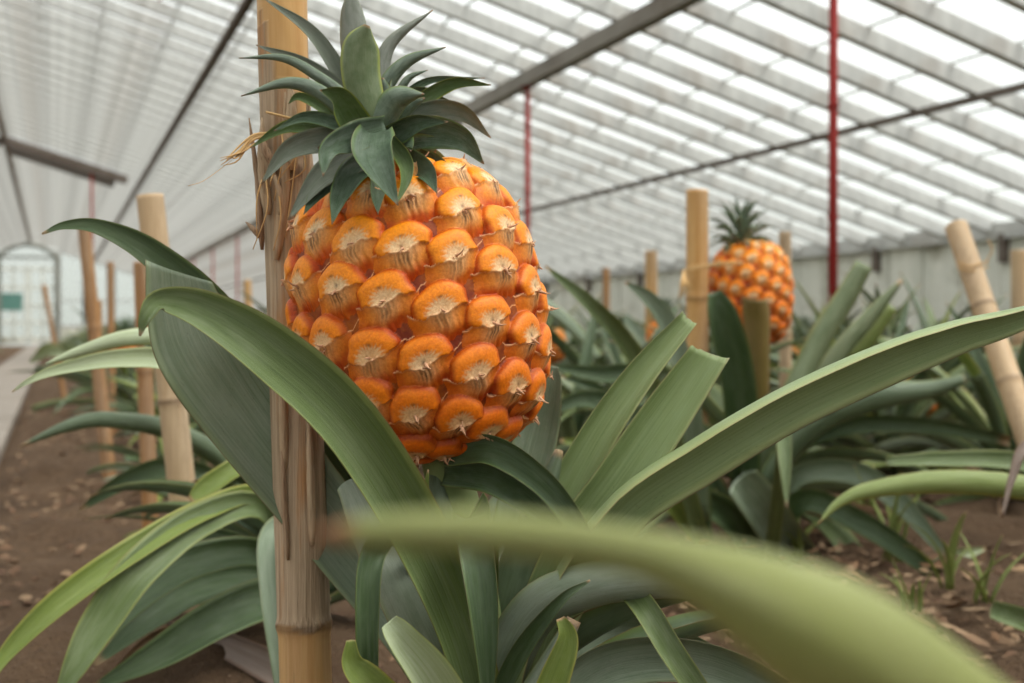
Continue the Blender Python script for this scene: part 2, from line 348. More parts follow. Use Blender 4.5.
# ------------------------------------------------------------------ pineapple fruit
def fruit_data(R=.071, L=.165, nu=900, nv=420, spikes=True, seed=1):
    rs = np.random.RandomState(seed)
    # eye lattice: shallow step (a1,z1), steep step (a2,z2) closing round the fruit
    z2 = -.0268; z1 = 5 * z2 / 14; a2 = math.radians(-10); a1 = (2 * math.pi + 5 * a2) / 14
    ph_ = (np.linspace(0, 1, 900) - .5) * math.pi * .985; rr_ = R * np.cos(ph_) ** .54; hh_ = L / 2 * np.sign(np.sin(ph_)) * np.abs(np.sin(ph_)) ** .88
    S_ = float(np.hypot(np.diff(rr_), np.diff(hh_)).sum())
    eyes = []
    for i in range(-40, 60):
        for j in range(-30, 30):
            a = i * a1 + j * a2 + 2.2; z = i * z1 + j * z2 + .012
            if 0 <= a < 2 * math.pi and -.01 < z < S_ + .005: eyes.append((a + rs.randn() * .022, z + rs.randn() * .0011, rs.rand(), rs.rand()))
    E = np.array(eyes)
    th = np.linspace(0, 2 * math.pi, nu, endpoint=False); sv = np.linspace(0, 1, nv)
    def prof(s):                                        # s 0..1 bottom to top -> radius, height
        ph = (s - .5) * math.pi * .985
        c = np.cos(ph); sn = np.sin(ph)
        r = R * np.sign(c) * np.abs(c) ** .54; h = L / 2 * np.sign(sn) * np.abs(sn) ** .88
        r = r * (1 - .05 * (s - .35)); return r, h
    r, h = prof(sv)
    arc = np.concatenate([[0], np.cumsum(np.hypot(np.diff(r), np.diff(h)))]); zz = arc / arc[-1] * S_
    # even spacing along the arc
    tgt = np.linspace(0, S_, nv); r = np.interp(tgt, zz, r); h = np.interp(tgt, zz, h)
    H = np.full((nv, nu), 0.0); typ = np.zeros((nv, nu)); UU = np.zeros((nv, nu)); VV = np.zeros((nv, nu)); RR = np.zeros((nv, nu)); R2 = np.zeros((nv, nu))
    k = 1.0
    for (a, z, q1, q2) in E:
        rows = np.where(abs(tgt - z) < .034)[0]
        if len(rows) == 0: continue
        rr = np.maximum(r[rows], R * .30)
        da = (th[None] - a + math.pi) % (2 * math.pi) - math.pi
        cols_ = np.where(abs(da[0]) < .36)[0]
        if len(cols_) == 0: continue
        ix = np.ix_(rows, cols_)
        d = da[:, cols_]
        sq = (rr / R) [:, None]
        u = d * R * (.35 + .65 * sq) / .0142                # -1..1 over an eye's half width
        v = (tgt[rows][:, None] - z) / .0142 + 0 * d
        u = u * (1 + .10 * (q1 - .5)) + .05 * np.sin(4 * v + q1 * 20) + .03 * np.sin(9 * v + q2 * 30); v = v * (1 + .12 * (q2 - .5)) + .05 * np.sin(3.5 * u + q2 * 20)
        lipv = -.16 + (.17 + .16 * (q1 - .5)) * u + .12 * u * u + .05 * np.sin(6 * u + q1 * 40) + .025 * np.sin(15 * u + q2 * 50) - .12 * np.exp(-(u / .25) ** 2) * 0
        e = ((u - .10 * v) / 1.10) ** 2 + ((v - .10) / .92) ** 2; e = e ** 1.15 + .25 * (u * v) * 0
        mound = .0070 * np.clip(1 - e, 0, 1) ** .33 - .0016 * np.exp(-(u / .42) ** 2 - ((v - .02) / .30) ** 2) * .9
        mound = np.where(v > lipv - .04, mound, 0)
        bl = (lipv - v)
        cover = np.clip(1.26 - np.abs(u + .05), 0, 1) ** .6
        bract = (.0070 - .0044 * bl ** 1.0 - .0014 * bl ** 2) * cover - .0006
        bract = bract + .0009 * np.exp(-(bl / .07) ** 2) - .0004 * np.sin(u * 22 + q1 * 9) * np.exp(-(u / .5) ** 2)
        bract = np.where((bl > 0) & (bl < 1.55), bract, 0)
        cand = np.maximum(mound, bract); isb = bract > mound
        better = cand > H[ix]
        for arr, val in ((H, cand), (typ, isb * 1.0 + 1), (UU, u), (VV, np.where(isb, bl, v - .02)), (RR, q1 + 0 * u), (R2, q2 + 0 * u)):
            sub = arr[ix]; sub[better] = val[better]; arr[ix] = sub
    # skin colours, with groove shade and some shade toward the bottom put in
    def c(*a): return np.array(srgb(*a)[:3])
    t = (tgt / S_)[:, None, None]
    org = c(255, 166, 8) * t + c(214, 84, 2) * (1 - t); deep = c(216, 88, 0) * t + c(132, 34, 2) * (1 - t)  # redder toward the bottom: riper skin plus shade put into the colour
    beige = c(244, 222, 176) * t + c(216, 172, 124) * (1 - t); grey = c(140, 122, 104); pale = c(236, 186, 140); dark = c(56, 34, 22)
    col = np.zeros((nv, nu, 3)) + deep * .45  # gaps between the eyes start dark: groove shade put into the colour
    nz = rs.rand(nv // 3 + 2, nu // 3 + 2); nz = np.kron(nz, np.ones((3, 3)))[:nv, :nu]
    ang = np.arctan2(VV, UU); ray = .5 + .5 * np.sin(ang * 17 + RR * 40 + 3 * nz)
    em = np.sqrt((UU / 1.08) ** 2 + ((VV - .08) / .92) ** 2)
    mix = lambda a, b, f: a * (1 - f[..., None]) + b * f[..., None]
    sm = lambda x, a, b: np.clip((x - a) / (b - a), 0, 1) ** 2 * (3 - 2 * np.clip((x - a) / (b - a), 0, 1))
    mc = mix(org + 0 * col, deep + 0 * col, sm(em, .78, 1.0))  # eye rims deepen: redder pigment with groove shade painted in
    cen = np.sqrt((UU / .60) ** 2 + ((VV + .10) / .46) ** 2)
    mc = mix(mc, beige + 0 * col, (1 - sm(cen + .28 * (ray - .5), .6, 1.15)) * .95)
    mc = mix(mc, grey + 0 * col, (1 - sm(cen, .15, .6)) * .35 * ray)
    dots = np.exp(-((UU - .0 - .2 * (RR - .5)) / .10) ** 2 - ((VV - .38) / .05) ** 2) + np.exp(-((UU + .02) / .07) ** 2 - ((VV + .02) / .09) ** 2) * (R2 > .35)
    mc = mix(mc, dark + 0 * col, np.clip(dots, 0, 1) * .75)
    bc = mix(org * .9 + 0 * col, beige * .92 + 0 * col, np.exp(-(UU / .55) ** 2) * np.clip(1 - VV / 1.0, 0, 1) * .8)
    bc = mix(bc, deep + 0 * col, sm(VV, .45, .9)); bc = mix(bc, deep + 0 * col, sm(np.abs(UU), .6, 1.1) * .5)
    stk = .5 + .5 * np.sin(UU * 42 + RR * 30 + 2 * nz)
    bc = mix(bc, dark + 0 * col, np.exp(-((UU + .05) / .32) ** 2) * np.exp(-((VV - .26) / .26) ** 2) * stk * (.5 + 1.0 * R2).clip(0, 1))
    bc = mix(bc, pale + 0 * col, np.exp(-(VV / .06) ** 2) * .85)
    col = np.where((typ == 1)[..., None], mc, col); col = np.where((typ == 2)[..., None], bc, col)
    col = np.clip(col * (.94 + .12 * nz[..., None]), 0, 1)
    # surface
    nr_ = np.gradient(h); nh_ = -np.gradient(r); ln = np.hypot(nr_, nh_) + 1e-9; nr_ /= ln; nh_ /= ln
    fade = np.clip(np.minimum(tgt, S_ - tgt) / .012, 0.15, 1)
    Hf = H * fade[:, None]
    rad = r[:, None] + Hf * nr_[:, None]; hh = h[:, None] + Hf * nh_[:, None]
    X = rad * np.cos(th); Y = rad * np.sin(th)
    v = np.stack([X, Y, hh], -1).reshape(-1, 3)
    idx = np.arange(nv * nu).reshape(nv, nu); a = idx[:-1]; b = np.roll(a, -1, 1); d = idx[1:]; e2 = np.roll(d, -1, 1)
    quads = np.stack([a, b, e2, d], -1).reshape(-1, 4)
    sp = []
    for (a_, z, q1, q2) in E:
        if not (.004 < z < S_ - .012): continue
        i = min(nv - 1, max(0, int(round((z - .0016) / S_ * (nv - 1))))); j = int(a_ / (2 * math.pi) * nu) % nu
        p = np.array([X[i, j], Y[i, j], hh[i, j]]); o = np.array([math.cos(a_) * nr_[i], math.sin(a_) * nr_[i], nh_[i]]); sp.append((p, o, a_, q1, q2))
    return v, quads, col.reshape(-1, 3), sp
def fruit_mesh(name, **kw):
    v, q, col, sp = fruit_data(**kw)
    me = bpy.data.meshes.new(name); me.vertices.add(len(v)); me.vertices.foreach_set('co', v.ravel().astype('f'))
    me.loops.add(q.size); me.loops.foreach_set('vertex_index', q.ravel().astype('i'))
    me.polygons.add(len(q)); me.polygons.foreach_set('loop_start', np.arange(0, q.size, 4, dtype='i')); me.polygons.foreach_set('loop_total', np.full(len(q), 4, 'i'))
    me.update(calc_edges=True); me.validate()
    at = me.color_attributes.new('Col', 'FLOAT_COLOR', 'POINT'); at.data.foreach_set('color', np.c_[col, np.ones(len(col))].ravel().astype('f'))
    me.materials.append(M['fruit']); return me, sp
def spikes_mesh(name, sp, size=1.0):
    mb = MB(); rs = np.random.RandomState(3)
    for (p, o, a, q1, q2) in sp:
        side = np.array([-math.sin(a), math.cos(a), 0]); dn = np.array([0, 0, -1.])
        L = (.0030 + .0045 * q1 * q1) * size; w = .0008 + .0006 * q2
        d1 = o * .8 + dn * (q2 * 1.2 - .2) + side * (q1 - .5) * 1.2; d1 /= np.linalg.norm(d1)
        d2 = d1 + dn * (.9 - 1.8 * q1) * .8 + side * (q2 - .5); d2 /= np.linalg.norm(d2)
        pts = [p - o * .001, p + d1 * L * .35, p + d1 * L * .6 + d2 * L * .15, p + d1 * L * .65 + d2 * L * .5]
        mb.tube(catmull(pts, 7), np.linspace(w, .0002, 7), 5)
        for k in range(3):                             # loose wisps of the dried flower
            d = o + side * rs.randn() * .7 + dn * rs.randn() * .6; d /= np.linalg.norm(d)
            b = p + side * rs.randn() * .002 + dn * rs.rand() * .003
            mb.tube(catmull([b - o * .0005, b + d * .002, b + d * .003 + dn * .001 * rs.randn()], 4), np.linspace(.0005, .00012, 4), 4)
    me = mb.mesh(name); me.materials.append(M['bract']); return me

def generic_crown(name, R=.03, H=.09, n=34, seed=2, mats=('crown',), cols=5, segs=9):
    mb = MB(); rs = random.Random(seed)
    for i in range(n):
        t = i / (n - 1); az = i * 2.39996 + rs.uniform(-.2, .2)
        el0 = .15 + 1.25 * t; el1 = el0 - 1.3 + .8 * t
        arch_leaf(mb, (math.cos(az) * R * (1 - t) * .6, math.sin(az) * R * (1 - t) * .6, t * H * .35), az, H * (.55 + .45 * math.sin(t * 2.4)), .014 + .006 * (1 - t), el0, el1, n=segs, cols=cols, fold=.4, thick=.001)
    me = mb.mesh(name)
    for m_ in mats: me.materials.append(M[m_])
    return me

# ------------------------------------------------------------------ the greenhouse shell
RX, RZ = -.49, HC + 2.25
SL = .304
XE_R, XE_L = 4.96, RX - (4.96 - RX)
Y0, Y1 = -5.0, 33.8
roofz = lambda x: RZ - SL * abs(x - RX)
# ground
def ground():
    ys = np.concatenate([np.arange(-5, .2, .25), np.arange(.2, 4.5, .03), np.arange(4.5, 34.3, .25)])
    xs = np.concatenate([np.arange(-6.2, -.5, .3), np.arange(-.5, 3.0, .03), np.arange(3.0, 5.6, .25)])
    X, Y = np.meshgrid(xs, ys); rs = np.random.RandomState(1); Z = np.zeros_like(X)
    for k in range(46):
        f = 4 * 1.08 ** k; a = rs.rand() * 6.28; Z += .030 / f ** .75 * np.sin(f * (X * math.cos(a) + Y * math.sin(a)) + rs.rand() * 6.28)
    Z = Z * np.clip((X + .12) / .1, 0, 1) - .012 * (X > -.1)
    Z = np.where(X < -.1, -.02, Z)
    v = np.stack([X, Y, Z], -1).reshape(-1, 3); n, m = X.shape
    f = [(i * m + j, i * m + j + 1, (i + 1) * m + j + 1, (i + 1) * m + j) for i in range(n - 1) for j in range(m - 1)]
    mb = MB(); mb.add(v, f); return struct(mb.build('floor', M['soil'], smooth=True))
ground()
# slab path beside the left row
y = -1.0; k = 0
while y < 33:
    L = .9; mb = MB(); mb.box((-.31, y + L / 2, -.012), (.345, L - .018, .05))
    o = mb.build('paving_slab', M['stone']); md = o.modifiers.new('bevel', 'BEVEL'); md.width = .006; md.segments = 2
    tag(o, 'grey stone slab in the narrow path running to the arched door', 'paving slab', 'slabs of the narrow path'); y += L; k += 1
# rafters, one mesh for each slope, copied down the house
def rafter_mesh(x0, x1):
    mb = MB(); dx = x1 - x0; s = np.sign(dx)
    a = np.array([x0, 0, roofz(x0) - .035]); b = np.array([x1, 0, roofz(x1) - .035]); mb.beam(a, b, .045, .062)
    mb.beam(a + [0, 0, .036], b + [0, 0, .036], .022, .02)
    return mb.mesh('rafter')
def glass_mesh(x0, x1, sp):
    mb = MB(); n = 14; 
    for i in range(n):
        xa = x0 + (x1 - x0) * i / n; xb = x0 + (x1 - x0) * (i + 1) / n + .012 * np.sign(x1 - x0)
        za = roofz(xa) + .014 - .003; zb = roofz(xb) + .014 + .003
        mb.add([(xa, .012, za), (xb, .012, zb), (xb, sp - .012, zb), (xa, sp - .012, za)], [(0, 1, 2, 3)], 0)
    for i in range(1, n):                              # the dirty lap between two panes
        xa = x0 + (x1 - x0) * i / n; mb.beam((xa, .012, roofz(xa) + .012), (xa, sp - .012, roofz(xa) + .012), .013, .006); 
        mb.mi[-6:] = [1] * 6
    me = mb.mesh('glass'); me.materials.append(M['glass']); me.materials.append(M['beam']); return me
SPC = .39
for side, xe in (('right', XE_R), ('left', XE_L)):
    rm = rafter_mesh(RX + .02 * np.sign(xe), xe); rm.materials.append(M['rafter'])
    gm = glass_mesh(RX + .03 * np.sign(xe), xe, SPC)
    y = Y0
    while y < Y1:
        struct(link('rafter', rm, smooth=False, loc=(0, y, 0)))
        struct(link('window_roof_%s' % side, gm, smooth=False, loc=(0, y, 0)))
        y += SPC
def longbeam(name, x, dz, w, h, mat):
    mb = MB(); mb.beam((x, Y0, roofz(x) + dz), (x, Y1, roofz(x) + dz), w, h); return struct(mb.build(name, mat))
longbeam('trim_ridge_beam', RX, -.06, .05, .12, M['beam'])
mx = lambda x: 2 * RX - x
for s_ in (0, 1):
    g = (lambda x: x) if s_ == 0 else mx
    longbeam('trim_iron_purlin', g(.97), -.085, .045, .04, M['iron'])
    longbeam('trim_wood_purlin', g(2.31), -.105, .06, .075, M['beam'])
    longbeam('trim_iron_purlin', g(3.54), -.08, .028, .028, M['iron'])
    longbeam('trim_eave_plate', g(4.96), -.04, .11, .09, M['rafter'])
# shaded vent board high in the ridge far down the house, with its rod
mb = MB(); xa, xb = RX, .72
for yy in (15.2, 17.6): pass
mb.beam((xa, 16.2, roofz(xa) - .10), (xb, 16.2, roofz(xb) - .10), 1.3, .03)
o = struct(mb.build('trim_ridge_vent', M['vent']))
mb = MB(); mb.beam((xa, 15.5, roofz(xa) - .13), (xb + .1, 15.5, roofz(xb + .1) - .13), .08, .09); struct(mb.build('trim_tie_beam', M['iron']))
mb = MB(); xl = mx(1.6); mb.beam((xa, 15.5, roofz(xa) - .13), (xl, 15.5, roofz(xl) - .13), .08, .09); struct(mb.build('trim_tie_beam', M['iron']))

# red iron posts under the wooden purlin
def red_post(x, y, label, group=None, top=None, bottom=0.0, r=.014):
    t = roofz(x) - .14 if top is None else top
    mb = MB(); mb.tube([(0, 0, 0), (0, 0, t - bottom)], r, 12)
    root = mb.build('iron_post', M['red'], smooth=True); root.location = (x, y, bottom)
    for z in np.arange(.35, t - bottom - .05, .35):
        c = MB(); c.tube([(0, 0, z - .006), (0, 0, z + .006)], r * 1.25, 12); c.build('collar', M['red'], root)
    if top is None:
        f_ = MB(); f_.box((0, 0, t), (.06, .09, .008)); f_.build('flange', M['red'], root)
    tag(root, label, 'post', group); return root
red_post(2.31, 3.51, 'thin red iron post nearest on the right, beside the blurred second pineapple')
red_post(2.31, 6.29, 'thin red iron post just right of the large pineapple, under the thick purlin')
for k in range(2, 9): red_post(2.31, 3.51 + 2.78 * k, 'slim red iron post far down the greenhouse under the thick purlin', 'distant red iron posts')
for k in range(1, 9): red_post(mx(2.31), 2.28 + 3 * k, 'slim red iron post of the left side row, under the left roof slope', 'red iron posts of the left side')
red_post(.43, 15.5, 'thin red iron rod running down from the grey ridge vent', top=roofz(.43) - .16)
mb = MB(); zt = roofz(.43) - .06; mb.tube([(0, 0, 0), (0, 0, zt - (HC + 303 * 6.05 / F))], .011, 10); o = mb.build('hanging_rod', M['red'], smooth=True); o.location = (.43, 5.63, HC + 303 * 6.05 / F)
hk = MB(); hk.tube(catmull([(0, 0, 0), (.0, .012, -.02), (0, .03, -.012), (0, .03, .005)], 8), .006, 8); hk.build('hook', M['red'], o, True)
tag(o, 'short red rod hanging down from the roof at the top left', 'rod')

# side walls
def side_wall(name, x, s_):
    mb = MB(); ztop = roofz(x) - .07; y = Y0; rs = random.Random(4)
    while y < Y1:
        w = .34; mb.box((x + rs.uniform(-.003, .003), y + w / 2, ztop / 2), (.03, w - .012, ztop)); y += w
    mb.box((x + .03 * s_, (Y0 + Y1) / 2, ztop / 2), (.02, Y1 - Y0, ztop))
    return struct(mb.build(name, M['wall']))
side_wall('wall_right', XE_R, 1); side_wall('wall_left', XE_L, -1)
y = Y0 + .3; pm = MB().box((0, 0, 0), (.05, .05, .16)).mesh('stud'); pm.materials.append(M['iron'])
while y < Y1:
    struct(link('trim_eave_bracket', pm, smooth=False, loc=(XE_R - .03, y, .80))); y += 1.17
# far gable: arched double door and windows
def gable():
    ye = Y1
    fr = MB(); gl = MB()
    dx0, dx1, zt, zs = -1.22, .12, 2.46, 2.16       # door opening; side and crown heights of the arch
    # low wall below the gable windows, posts and sill
    lo = MB(); lo.box(((XE_L + dx0) / 2, ye, .22), (dx0 - XE_L, .08, .44)); lo.box(((XE_R + dx1) / 2, ye, .22), (XE_R - dx1, .08, .44)); struct(lo.build('wall_far', M['wall']))
    k = 1
    xs = [dx1 + .06, .75, 1.45, 2.15, 2.85, 3.55, 4.25, 4.95]; xsl = [dx0 - .06] + [2 * RX - a for a in (.95 + .0, 1.65, 2.35, 3.05, 3.75, 4.45, 4.95)]
    for arr in (xs, xsl):
        for a, b in zip(arr[:-1], arr[1:]):
            a, b = min(a, b), max(a, b); za, zb = roofz(a) - .08, roofz(b) - .08
            w = MB(); w.add([(a, ye, .44), (b, ye, .44), (b, ye, zb), (a, ye, za)], [(0, 1, 2, 3)]); o = struct(w.build('window_%d' % k, M['glass']))
            f = MB(); f.box((a, ye, (.44 + za) / 2), (.06, .07, za - .44)); f.box((b, ye, (.44 + zb) / 2), (.06, .07, zb - .44)); f.box(((a + b) / 2, ye, .46), (b - a, .09, .06))
            f.box(((a + b) / 2, ye, 1.1), (b - a, .04, .03)); f.beam((a, ye, za), (b, ye, zb), .07, .06)
            f.build('frame', M['rafter'], o); k += 1
    # door
    n = 14; arc = []
    for i in range(n + 1):
        t = i / n; x = dx0 + (dx1 - dx0) * t; arc.append((x, zs + (zt - zs) * math.sin(math.pi * t) ** .8))
    d = MB(); vs = [(dx0, ye, .1), (dx1, ye, .1)] + [(x, ye, z) for x, z in arc[::-1]]; d.add(vs, [tuple(range(len(vs)))]); door = struct(d.build('door_1', M['glass']))
    f = MB()
    f.tube([(x, ye - .03, z) for x, z in arc], .06, 8); f.box((dx0, ye - .03, zs / 2), (.13, .1, zs)); f.box((dx1, ye - .03, zs / 2), (.13, .1, zs)); f.build('frame', M['frame'], door)
    for s_ in (-1, 1):
        cx = (dx0 + dx1) / 2 + s_ * (dx1 - dx0) / 4; w = (dx1 - dx0) / 2 - .08
        lf = MB()
        for xx in (-w / 2, w / 2, 0): lf.box((cx + xx, ye - .02, 1.0), (.045, .05, 1.85))
        for z in (.12, .55, .95, 1.4, 1.85): lf.box((cx, ye - .02, z), (w, .05, .05 if z > .2 else .14))
        lf.build('door_leaf', M['wall'], door)
    b = MB(); b.box(((dx0 + dx1) / 2, ye - .03, zs - .02), (dx1 - dx0, .08, .06)); b.build('transom', M['frame'], door)
    s = MB(); s.box((-.92, ye - .06, 1.05), (.5, .02, .42)); o = s.build('sign', M['sign']); tag(o, 'small teal green sign on the left leaf of the far door', 'sign')
    up = MB(); vs = [(dx0 - .06, ye, zs)] + [(x, ye, z) for x, z in arc] + [(dx1 + .06, ye, zs), (dx1 + .06, ye, roofz(dx1 + .06) - .1), (RX, ye, RZ - .1), (dx0 - .06, ye, roofz(dx0 - .06) - .1)]
    up.add(vs, [tuple(range(len(vs)))]); struct(up.build('wall_gable_top', M['rafter']))
gable()

# ------------------------------------------------------------------ bamboo canes
def cane(pts, r, mat, label, wx=lambda z, a: .3, nodes=(), group=None, name='bamboo_cane', seed=1, n=22, hollow=True, tag_=True):
    NR = 240 if len(pts) > 2 else 110
    """pts: bottom to top; nodes: heights (0..1) of the culm joints"""
    rs = np.random.RandomState(seed); q = catmull(pts, NR) if len(pts) > 2 else np.linspace(pts[0], pts[1], NR)
    T = q[-1] - q[0]; L = np.linalg.norm(T); T /= L; sd = np.cross(T, [0, 1, 0]); sd /= np.linalg.norm(sd); u = np.cross(T, sd)
    lob = rs.rand(4) * 6.28; vs = []; W = []; R_ = []
    for i, p in enumerate(q):
        t = i / (NR - 1); rad = r * (1.03 - .06 * t); ring = 0
        for nd in nodes:
            e = math.exp(-((t - nd) * L / .0042) ** 2); rad += r * .09 * e; ring = max(ring, math.exp(-((t - nd) * L / .0028) ** 2))
        for k in range(n):
            a = 2 * math.pi * k / n; w = wx(t, a)
            rr = rad * (1 + .012 * math.sin(3 * a + lob[0]) + w * .03 * math.sin(7 * a + lob[1] + t * 3))
            vs.append(p + rr * (math.cos(a) * sd + math.sin(a) * u)); W.append(w); R_.append(ring)
    m = NR; f = [(i * n + k, i * n + (k + 1) % n, (i + 1) * n + (k + 1) % n, (i + 1) * n + k) for i in range(m - 1) for k in range(n)]
    f.append(tuple(range(n))[::-1])
    top = [(q[-1] + r * .72 * (math.cos(2 * math.pi * k / n) * sd + math.sin(2 * math.pi * k / n) * u)) for k in range(n)]
    inn = [p - T * .03 for p in top]; b0 = (m - 1) * n; t0 = m * n; i0 = t0 + n
    f += [(b0 + k, b0 + (k + 1) % n, t0 + (k + 1) % n, t0 + k) for k in range(n)] + [(t0 + k, t0 + (k + 1) % n, i0 + (k + 1) % n, i0 + k) for k in range(n)] + [tuple(i0 + k for k in range(n))]
    vs = np.array(vs + top + inn); W += [.6] * 2 * n; R_ += [0] * n + [1] * n
    base = q[0].copy(); mb = MB(); mb.add(vs - base, f, wx=W, ring=R_); o = mb.build(name, mat, smooth=True); o.location = base
    if tag_: tag(o, label, 'bamboo cane', group)
    return o, q
def wx_main(t, a):
    # bottom joint to the broken sleeve below the top: weathered grey; above it and under the lowest joint smooth yellow
    if t < .262 + .004 * math.sin(3 * a): return .22 + .15 * math.sin(2 * a) ** 2
    edge = .795 + .05 * math.sin(a * 2 + 1) + .02 * math.sin(a * 5)
    return 1.0 if t < edge else .05
main_cane, mq = cane([P(311, 905, .81), P(306, 683, .81), P(300, 500, .81), P(293, 300, .81), P(284, 60, .81), P(281, -60, .81)], .0160, M['cane'],
     'thick weathered bamboo cane in focus, standing behind the large pineapple', wx_main, nodes=(.262, .70), seed=2)
ch = MB(); rs = random.Random(8)
def on_cane(t, a, k=1.0):
    p = mq[int(t * 239)]; return p + .0165 * k * (math.cos(a) * RT - math.sin(a) * FW)
# peeled bark strips: thin curved slivers standing off the culm
def sliver(parent_name, px0, py0, px1, py1, D, w, bend=0, mat='cane_pale', parent=None, wt=0.002):
    mb = MB(); q = catmull([P(px0, py0, D), P((px0 + px1) / 2 + bend, (py0 + py1) / 2, D - .003), P(px1, py1, D)], 12)
    T = np.gradient(q, axis=0); T /= np.linalg.norm(T, axis=1)[:, None]; S = np.cross(T, FW); S /= np.linalg.norm(S, axis=1)[:, None]; N = np.cross(S, T)
    wd = w * D / F * np.array([.5, .9, 1, 1, .95, 1, .8, .9, .7, .6, .4, .15]); blade(mb, q, wd, S, N, .3, wt, 5)
    mb.attr['wx'] = [np.full((mb.n, 1), .9)]; mb.attr['ring'] = [np.zeros((mb.n, 1))]
    o = mb.build(parent_name, M[mat], None, True)
    if parent is not None: o.parent = parent; o.matrix_parent_inverse = parent.matrix_world.inverted()
    return o
bpy.context.view_layer.update()
for (a, b, c_, d, D, w, bd, mt) in [(262, 250, 249, 118, .80, 7, 2, 'cane_red'), (268, 215, 262, 118, .795, 12, -3, 'cane_pale'), (276, 260, 285, 92, .793, 12, 4, 'cane_pale'), (300, 250, 309, 70, .793, 8, 2, 'cane_pale'),
        (292, 170, 290, 80, .792, 14, 0, 'cane_pale'), (262, 238, 246, 222, .80, 7, 0, 'cane_red'), (284, 470, 278, 330, .793, 10, 1, 'cane'), (288, 560, 281, 420, .794, 7, -1, 'cane_red'), (312, 545, 308, 400, .794, 9, 0, 'cane_pale'),
        (276, 170, 262, 128, .79, 9, -4, 'cane_red'), (280, 215, 268, 160, .79, 7, 4, 'cane_pale')]:
    sliver('bark_strip', a, b, c_, d, D, w, bd, mt, main_cane)
# raffia tied round the cane and its frayed ends
tw = MB()
for k in range(8):
    y0 = 140 + rs.uniform(-14, 40); x0 = rs.uniform(252, 300)
    tw.tube(catmull([P(x0, y0, .79), P(x0 - rs.uniform(-10, 14), y0 + rs.uniform(5, 40), .785), P(x0 + rs.uniform(-16, 8), y0 + rs.uniform(30, 90), .788)], 10), np.linspace(.0007, .0003, 10), 5)
for k in range(9):
    y0 = 138 + rs.uniform(-6, 6)
    tw.tube(catmull([P(268, y0, .79), P(252, y0 + rs.uniform(2, 10), .785), P(238 + rs.uniform(-6, 3), y0 + rs.uniform(14, 24), .78), P(228 + rs.uniform(-8, 6), y0 + rs.uniform(18, 32), .775)], 12), np.linspace(.0011, .0002, 12), 5)
tw.tube(catmull([P(232, 160, .78), P(205, 180, .77), P(188, 186, .765)], 10), .00018, 4)
tw.tube(catmull([P(266, 112, .79), P(300, 120, .785), P(330, 122, .77)], 10), .0008, 5)
for dy in (): tw.tube(catmull([P(262, 246 + dy, .805), P(275, 249 + dy, .792), P(292, 249 + dy, .789), P(312, 245 + dy, .80)], 12), .0009, 6)
o = tw.build('raffia_tie', M['twine'], smooth=True); tag(o, 'frayed raffia twine knotted around the weathered front cane', 'twine')

def simple_cane(top, bot, r, mat, label, seed, nodes=(.3, .62), wx=.3, group=None):
    return cane([bot, top], r, mat, label, lambda t, a: min(1, max(0, wx + .25 * math.sin(2 * a + seed) + .2 * math.sin(9 * t + seed))), nodes, group, seed=seed, n=16)[0]
def cb(px, D, z=-.04): return G(px, D, z)
simple_cane(P(150, 195, 1.55), cb(199, 1.55), .0165, M['cane_pale'], 'pale broken bamboo cane nearest on the left, rising from the drooping plant', 3, (.3, .55), .5)
simple_cane(P(141, 262, 2.25), cb(151, 2.25), .0135, M['cane_red'], 'brown bamboo cane standing just behind the pale broken cane', 4)
simple_cane(P(84, 226, 3.0), cb(111, 3.0), .0150, M['cane_red'], 'tall brown bamboo cane near the path, left of the pale broken cane', 5)
simple_cane(P(110, 262, 4.6), cb(112, 4.6), .0130, M['cane_red'], 'thin brown cane behind the tall cane on the left row', 6)
simple_cane(P(247, 280, 5.6), cb(252, 5.6), .0180, M['cane'], 'short orange cane stub seen between far plants left of the front cane', 7)
simple_cane(P(44, 285, 6.5), cb(66, 6.5), .012, M['cane_red'], 'slanting thin cane beside the path in front of the arched door', 8)
simple_cane(P(99, 300, 8.), cb(101, 8.), .02, M['cane_red'], 'distant cane stub in the left row before the gable windows', 9)
simple_cane(P(697, 190, 2.28), cb(698, 2.28), .0200, M['cane'], 'upright bamboo cane tied to the second pineapple on the right', 10, (.18, .45, .70), .25)
simple_cane(P(651, 251, 4.6), cb(652, 4.6), .0215, M['cane'], 'orange cane stub behind, left of the cane tied to the second pineapple', 11)
simple_cane(P(785, 232, 2.9), cb(786, 2.9), .0140, M['cane_pale'], 'thin pale cane standing directly behind the second pineapple', 12, wx=.8)
simple_cane(P(956, 226, 2.25), P(1050, 500, 2.0), .0200, M['cane_pale'], 'thick pale bamboo cane leaning to the right near the right edge', 13, (.4, .68), .35)
simple_cane(P(1019, 250, 3.2), cb(1022, 3.2), .0200, M['cane_pale'], 'pale upright cane at the right edge behind the leaning cane', 14)
simple_cane(P(606, 268, 7.5), cb(607, 7.5), .02, M['cane_red'], 'distant brown cane stub before the right wall', 15)
simple_cane(P(744, 262, 4.2), cb(742, 4.2), .016, M['cane_pale'], 'pale cane hidden mostly by the second pineapple and its leaves', 16)
tw = MB()
for dy in (0, 2): tw.tube(catmull([P(682, 272 + dy, 2.25), P(690, 268 + dy, 2.24), P(712, 264 + dy, 2.245), P(738, 262 + dy, 2.24), P(748, 264 + dy, 2.27)], 16), .0016, 5)
for k in range(7): tw.tube(catmull([P(684, 270, 2.24), P(681 + k, 282, 2.22), P(679 + 2 * k, 300 - 2 * k, 2.22)], 8), .0012, 5)
o = tw.build('raffia_tie', M['twine'], smooth=True); tag(o, 'raffia string tying the second pineapple to its upright cane', 'twine')
tw = MB()
for dy in (0, 5): tw.tube(catmull([P(958, 262 + dy, 2.2), P(970, 266 + dy, 2.18), P(988, 262 + dy, 2.2)], 10), .0016, 5)
